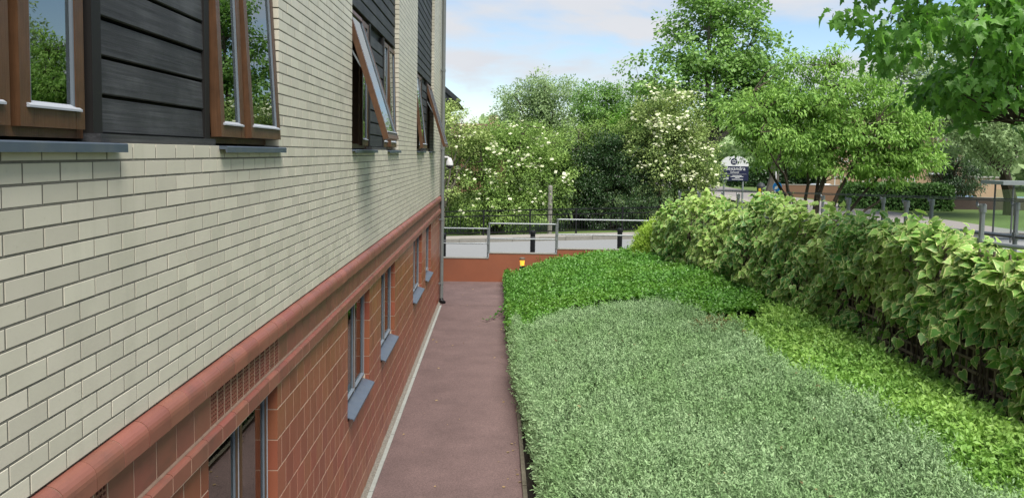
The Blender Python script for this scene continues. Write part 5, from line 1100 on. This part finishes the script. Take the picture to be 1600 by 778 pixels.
def fwin(s0, s1, z0, z1, d=-0.02):
    b = MB(); fbox(b, s0, s1, d, d+0.06, z0, z0+0.09); fbox(b, s0, s1, d, d+0.06, z1-0.09, z1); fbox(b, s0, s0+0.09, d, d+0.06, z0+0.09, z1-0.09); fbox(b, s1-0.09, s1, d, d+0.06, z0+0.09, z1-0.09); c_ = (s0+s1)/2; fbox(b, c_-0.05, c_+0.05, d, d+0.06, z0+0.09, z1-0.09)
    w_ = put('window', b.mesh('window', M_white), fl)
    for q0, q1 in ((s0+0.09, c_-0.05), (c_+0.05, s1-0.09)): b = MB(); fbox(b, q0, q1, d+0.03, d+0.045, z0+0.09, z1-0.09); put('pane', b.mesh('pane', M_cglass), w_)
for zz_ in (0.9, 3.6, 6.2):
    for s0 in (3.6, 7.0, 9.6): fwin(s0, s0+1.25, zz_, zz_+1.25)
for zz_ in (0.2, 2.75, 5.4): fwin(0.5, 1.9, zz_, zz_+2.0, 1.28)
b = MB(); fbox(b, -0.03, 0.06, -0.07, -0.001, 0, 8.6); put('drainpipe', b.mesh('drainpipe', M_white), fl)
for k in range(1):
    b = MB(); fbox(b, 5.2+k*9, 6.4+k*9, -0.5, -0.001, 0, 2.3); put('porch', b.mesh('porch', mat('porch_render', (0.4, 0.33, 0.26), 0.8)), fl)
t = thing('bin_store', 'low brick store beside the flats corner', 'building', (47.6, 71.0, ZG)); b = MB(); b.box(46.9, 50.2, 71.0, 74, ZG, 2.5); put('wall', b.mesh('wall', M_fb), t); b = MB(); b.box(46.8, 50.3, 70.9, 74.1, 2.501, 2.62); put('roof', b.mesh('roof', M_conc), t)
# bus shelter
t = thing('bus_shelter', 'grey bus shelter with flat roof at the right edge of the street', 'bus shelter', (22.6, 27.6, 1.0))
b = MB(); b.box(20.85, 25.0, 27.0, 28.4, 3.22, 3.36); put('roof', b.mesh('roof', M_galv), t)
for x in (21.35, 24.6):
    for y in (27.15, 28.25): b = MB(); b.lathe([(0.035, 0), (0.035, 2.3)], (x, y, 0.95), 8); put('post', b.mesh('post', mat('shelter_grey', (0.12, 0.13, 0.13), 0.5)), t)
b = MB(); b.box(21.4, 24.55, 28.24, 28.255, 1.3, 3.0); put('glass_panel', b.mesh('glass_panel', glassmat('shelter_glass', ior=1.5)), t)
# house behind the left bushes
t = thing('dark_gabled_house', 'house with dark sloping eaves half hidden behind the left bushes', 'house', (-4.2, 42, 0.3))
b = MB(); b.box(-10, -1.45, 40.5, 48, 0.2, 6.9); put('wall', b.mesh('wall', mat('house_brick', (0.16, 0.12, 0.10), 0.9, var=0.2, nscale=10)), t)
b = MB(); b.add([(-0.60, 40.0, 6.85), (-5.7, 40.0, 11.2), (-10.8, 40.0, 6.85), (-0.60, 48.5, 6.85), (-5.7, 48.5, 11.2), (-10.8, 48.5, 6.85)], [(0, 1, 4, 3), (1, 2, 5, 4), (0, 2, 1), (3, 4, 5), (0, 3, 5, 2)]); put('roof', b.mesh('roof', mat('dark_slate_roof', (0.035, 0.04, 0.045), 0.7, var=0.2)), t)
b = MB(); b.bar((-0.50, 39.95, 6.82), (-5.7, 39.95, 11.25), 0.10, 0.22); put('bargeboard', b.mesh('bargeboard', mat('dark_eaves', (0.03, 0.035, 0.04), 0.5)), t)
for (x, z) in ((-2.6, 2.0), (-2.6, 4.6), (-5.5, 4.6)):
    b = MB(); b.box(x-0.6, x+0.6, 40.46, 40.49, z-0.6, z+0.6); w_ = put('window', b.mesh('window', M_white), t); b = MB(); b.box(x-0.5, x+0.5, 40.44, 40.458, z-0.5, z+0.5); put('pane', b.mesh('pane', M_cglass), w_)
t = thing('terrace_house', 'distant house with orange brick chimney above the flowering bush', 'house', (0.6, 72, 0.4))
b = MB(); b.box(-6, 2.4, 72, 80, 0.3, 5.4); put('wall', b.mesh('wall', M_brn), t)
b = MB(); b.add([(-6.3, 71.6, 5.4), (2.7, 71.6, 5.4), (2.7, 80.4, 5.4), (-6.3, 80.4, 5.4), (-6.3, 76, 7.0), (2.7, 76, 7.0)], [(0, 1, 5, 4), (2, 3, 4, 5), (1, 2, 5), (3, 0, 4), (0, 3, 2, 1)]); put('roof', b.mesh('roof', mat('brown_roof_tile', (0.16, 0.09, 0.065), 0.85, var=0.2, nscale=6)), t)
b = MB(); b.box(0.6, 1.6, 75.5, 76.4, 6.2, 7.85); put('chimney', b.mesh('chimney', M_fb), t)

# leaf litter on the path
R3 = np.random.default_rng(5); n = 90; side = R3.random(n) < 0.6
px_ = np.where(side, 1.92-0.35*R3.random(n)**2, R3.uniform(0.15, 1.9, n)); py_ = R3.uniform(3.5, 21.8, n)
S = scatter(*OVAL, np.column_stack([px_, py_, np.full(n, 0.006)+0.006*R3.random(n)]), frames(norm(R3.normal(size=(n, 3))*np.array([1, 1, 0.12])), np.array([0, 0, 1.0])+R3.normal(0, 0.15, (n, 3))), R3.uniform(0.02, 0.055, n), R3.random(n))
o = put('leaf_litter', mesh_np('leaf_litter', S[0], S[1], leafmat('dead_leaf', (0.10, 0.06, 0.03), (0.28, 0.20, 0.10), trans=0.1), tint=S[2])); o['kind'] = 'stuff'; o['label'] = 'dry fallen leaves and bits scattered on the path'

n = 40; P3 = sample(n, 2.3, 5.8, 4.0, 13.5, silver_mask)
S = scatter(*OVAL, np.column_stack([P3, silver_top(P3[:, 0], P3[:, 1])+0.03]), frames(norm(R3.normal(size=(n, 3))*np.array([1, 1, 0.3])), np.array([0, 0, 1.0])+R3.normal(0, 0.35, (n, 3))), R3.uniform(0.03, 0.075, n), R3.random(n))
o = put('fallen_leaves', mesh_np('fallen_leaves', S[0], S[1], MATS['dead_leaf'], tint=S[2])); o['kind'] = 'stuff'; o['label'] = 'a few dry brown leaves caught on the silver shrubs'
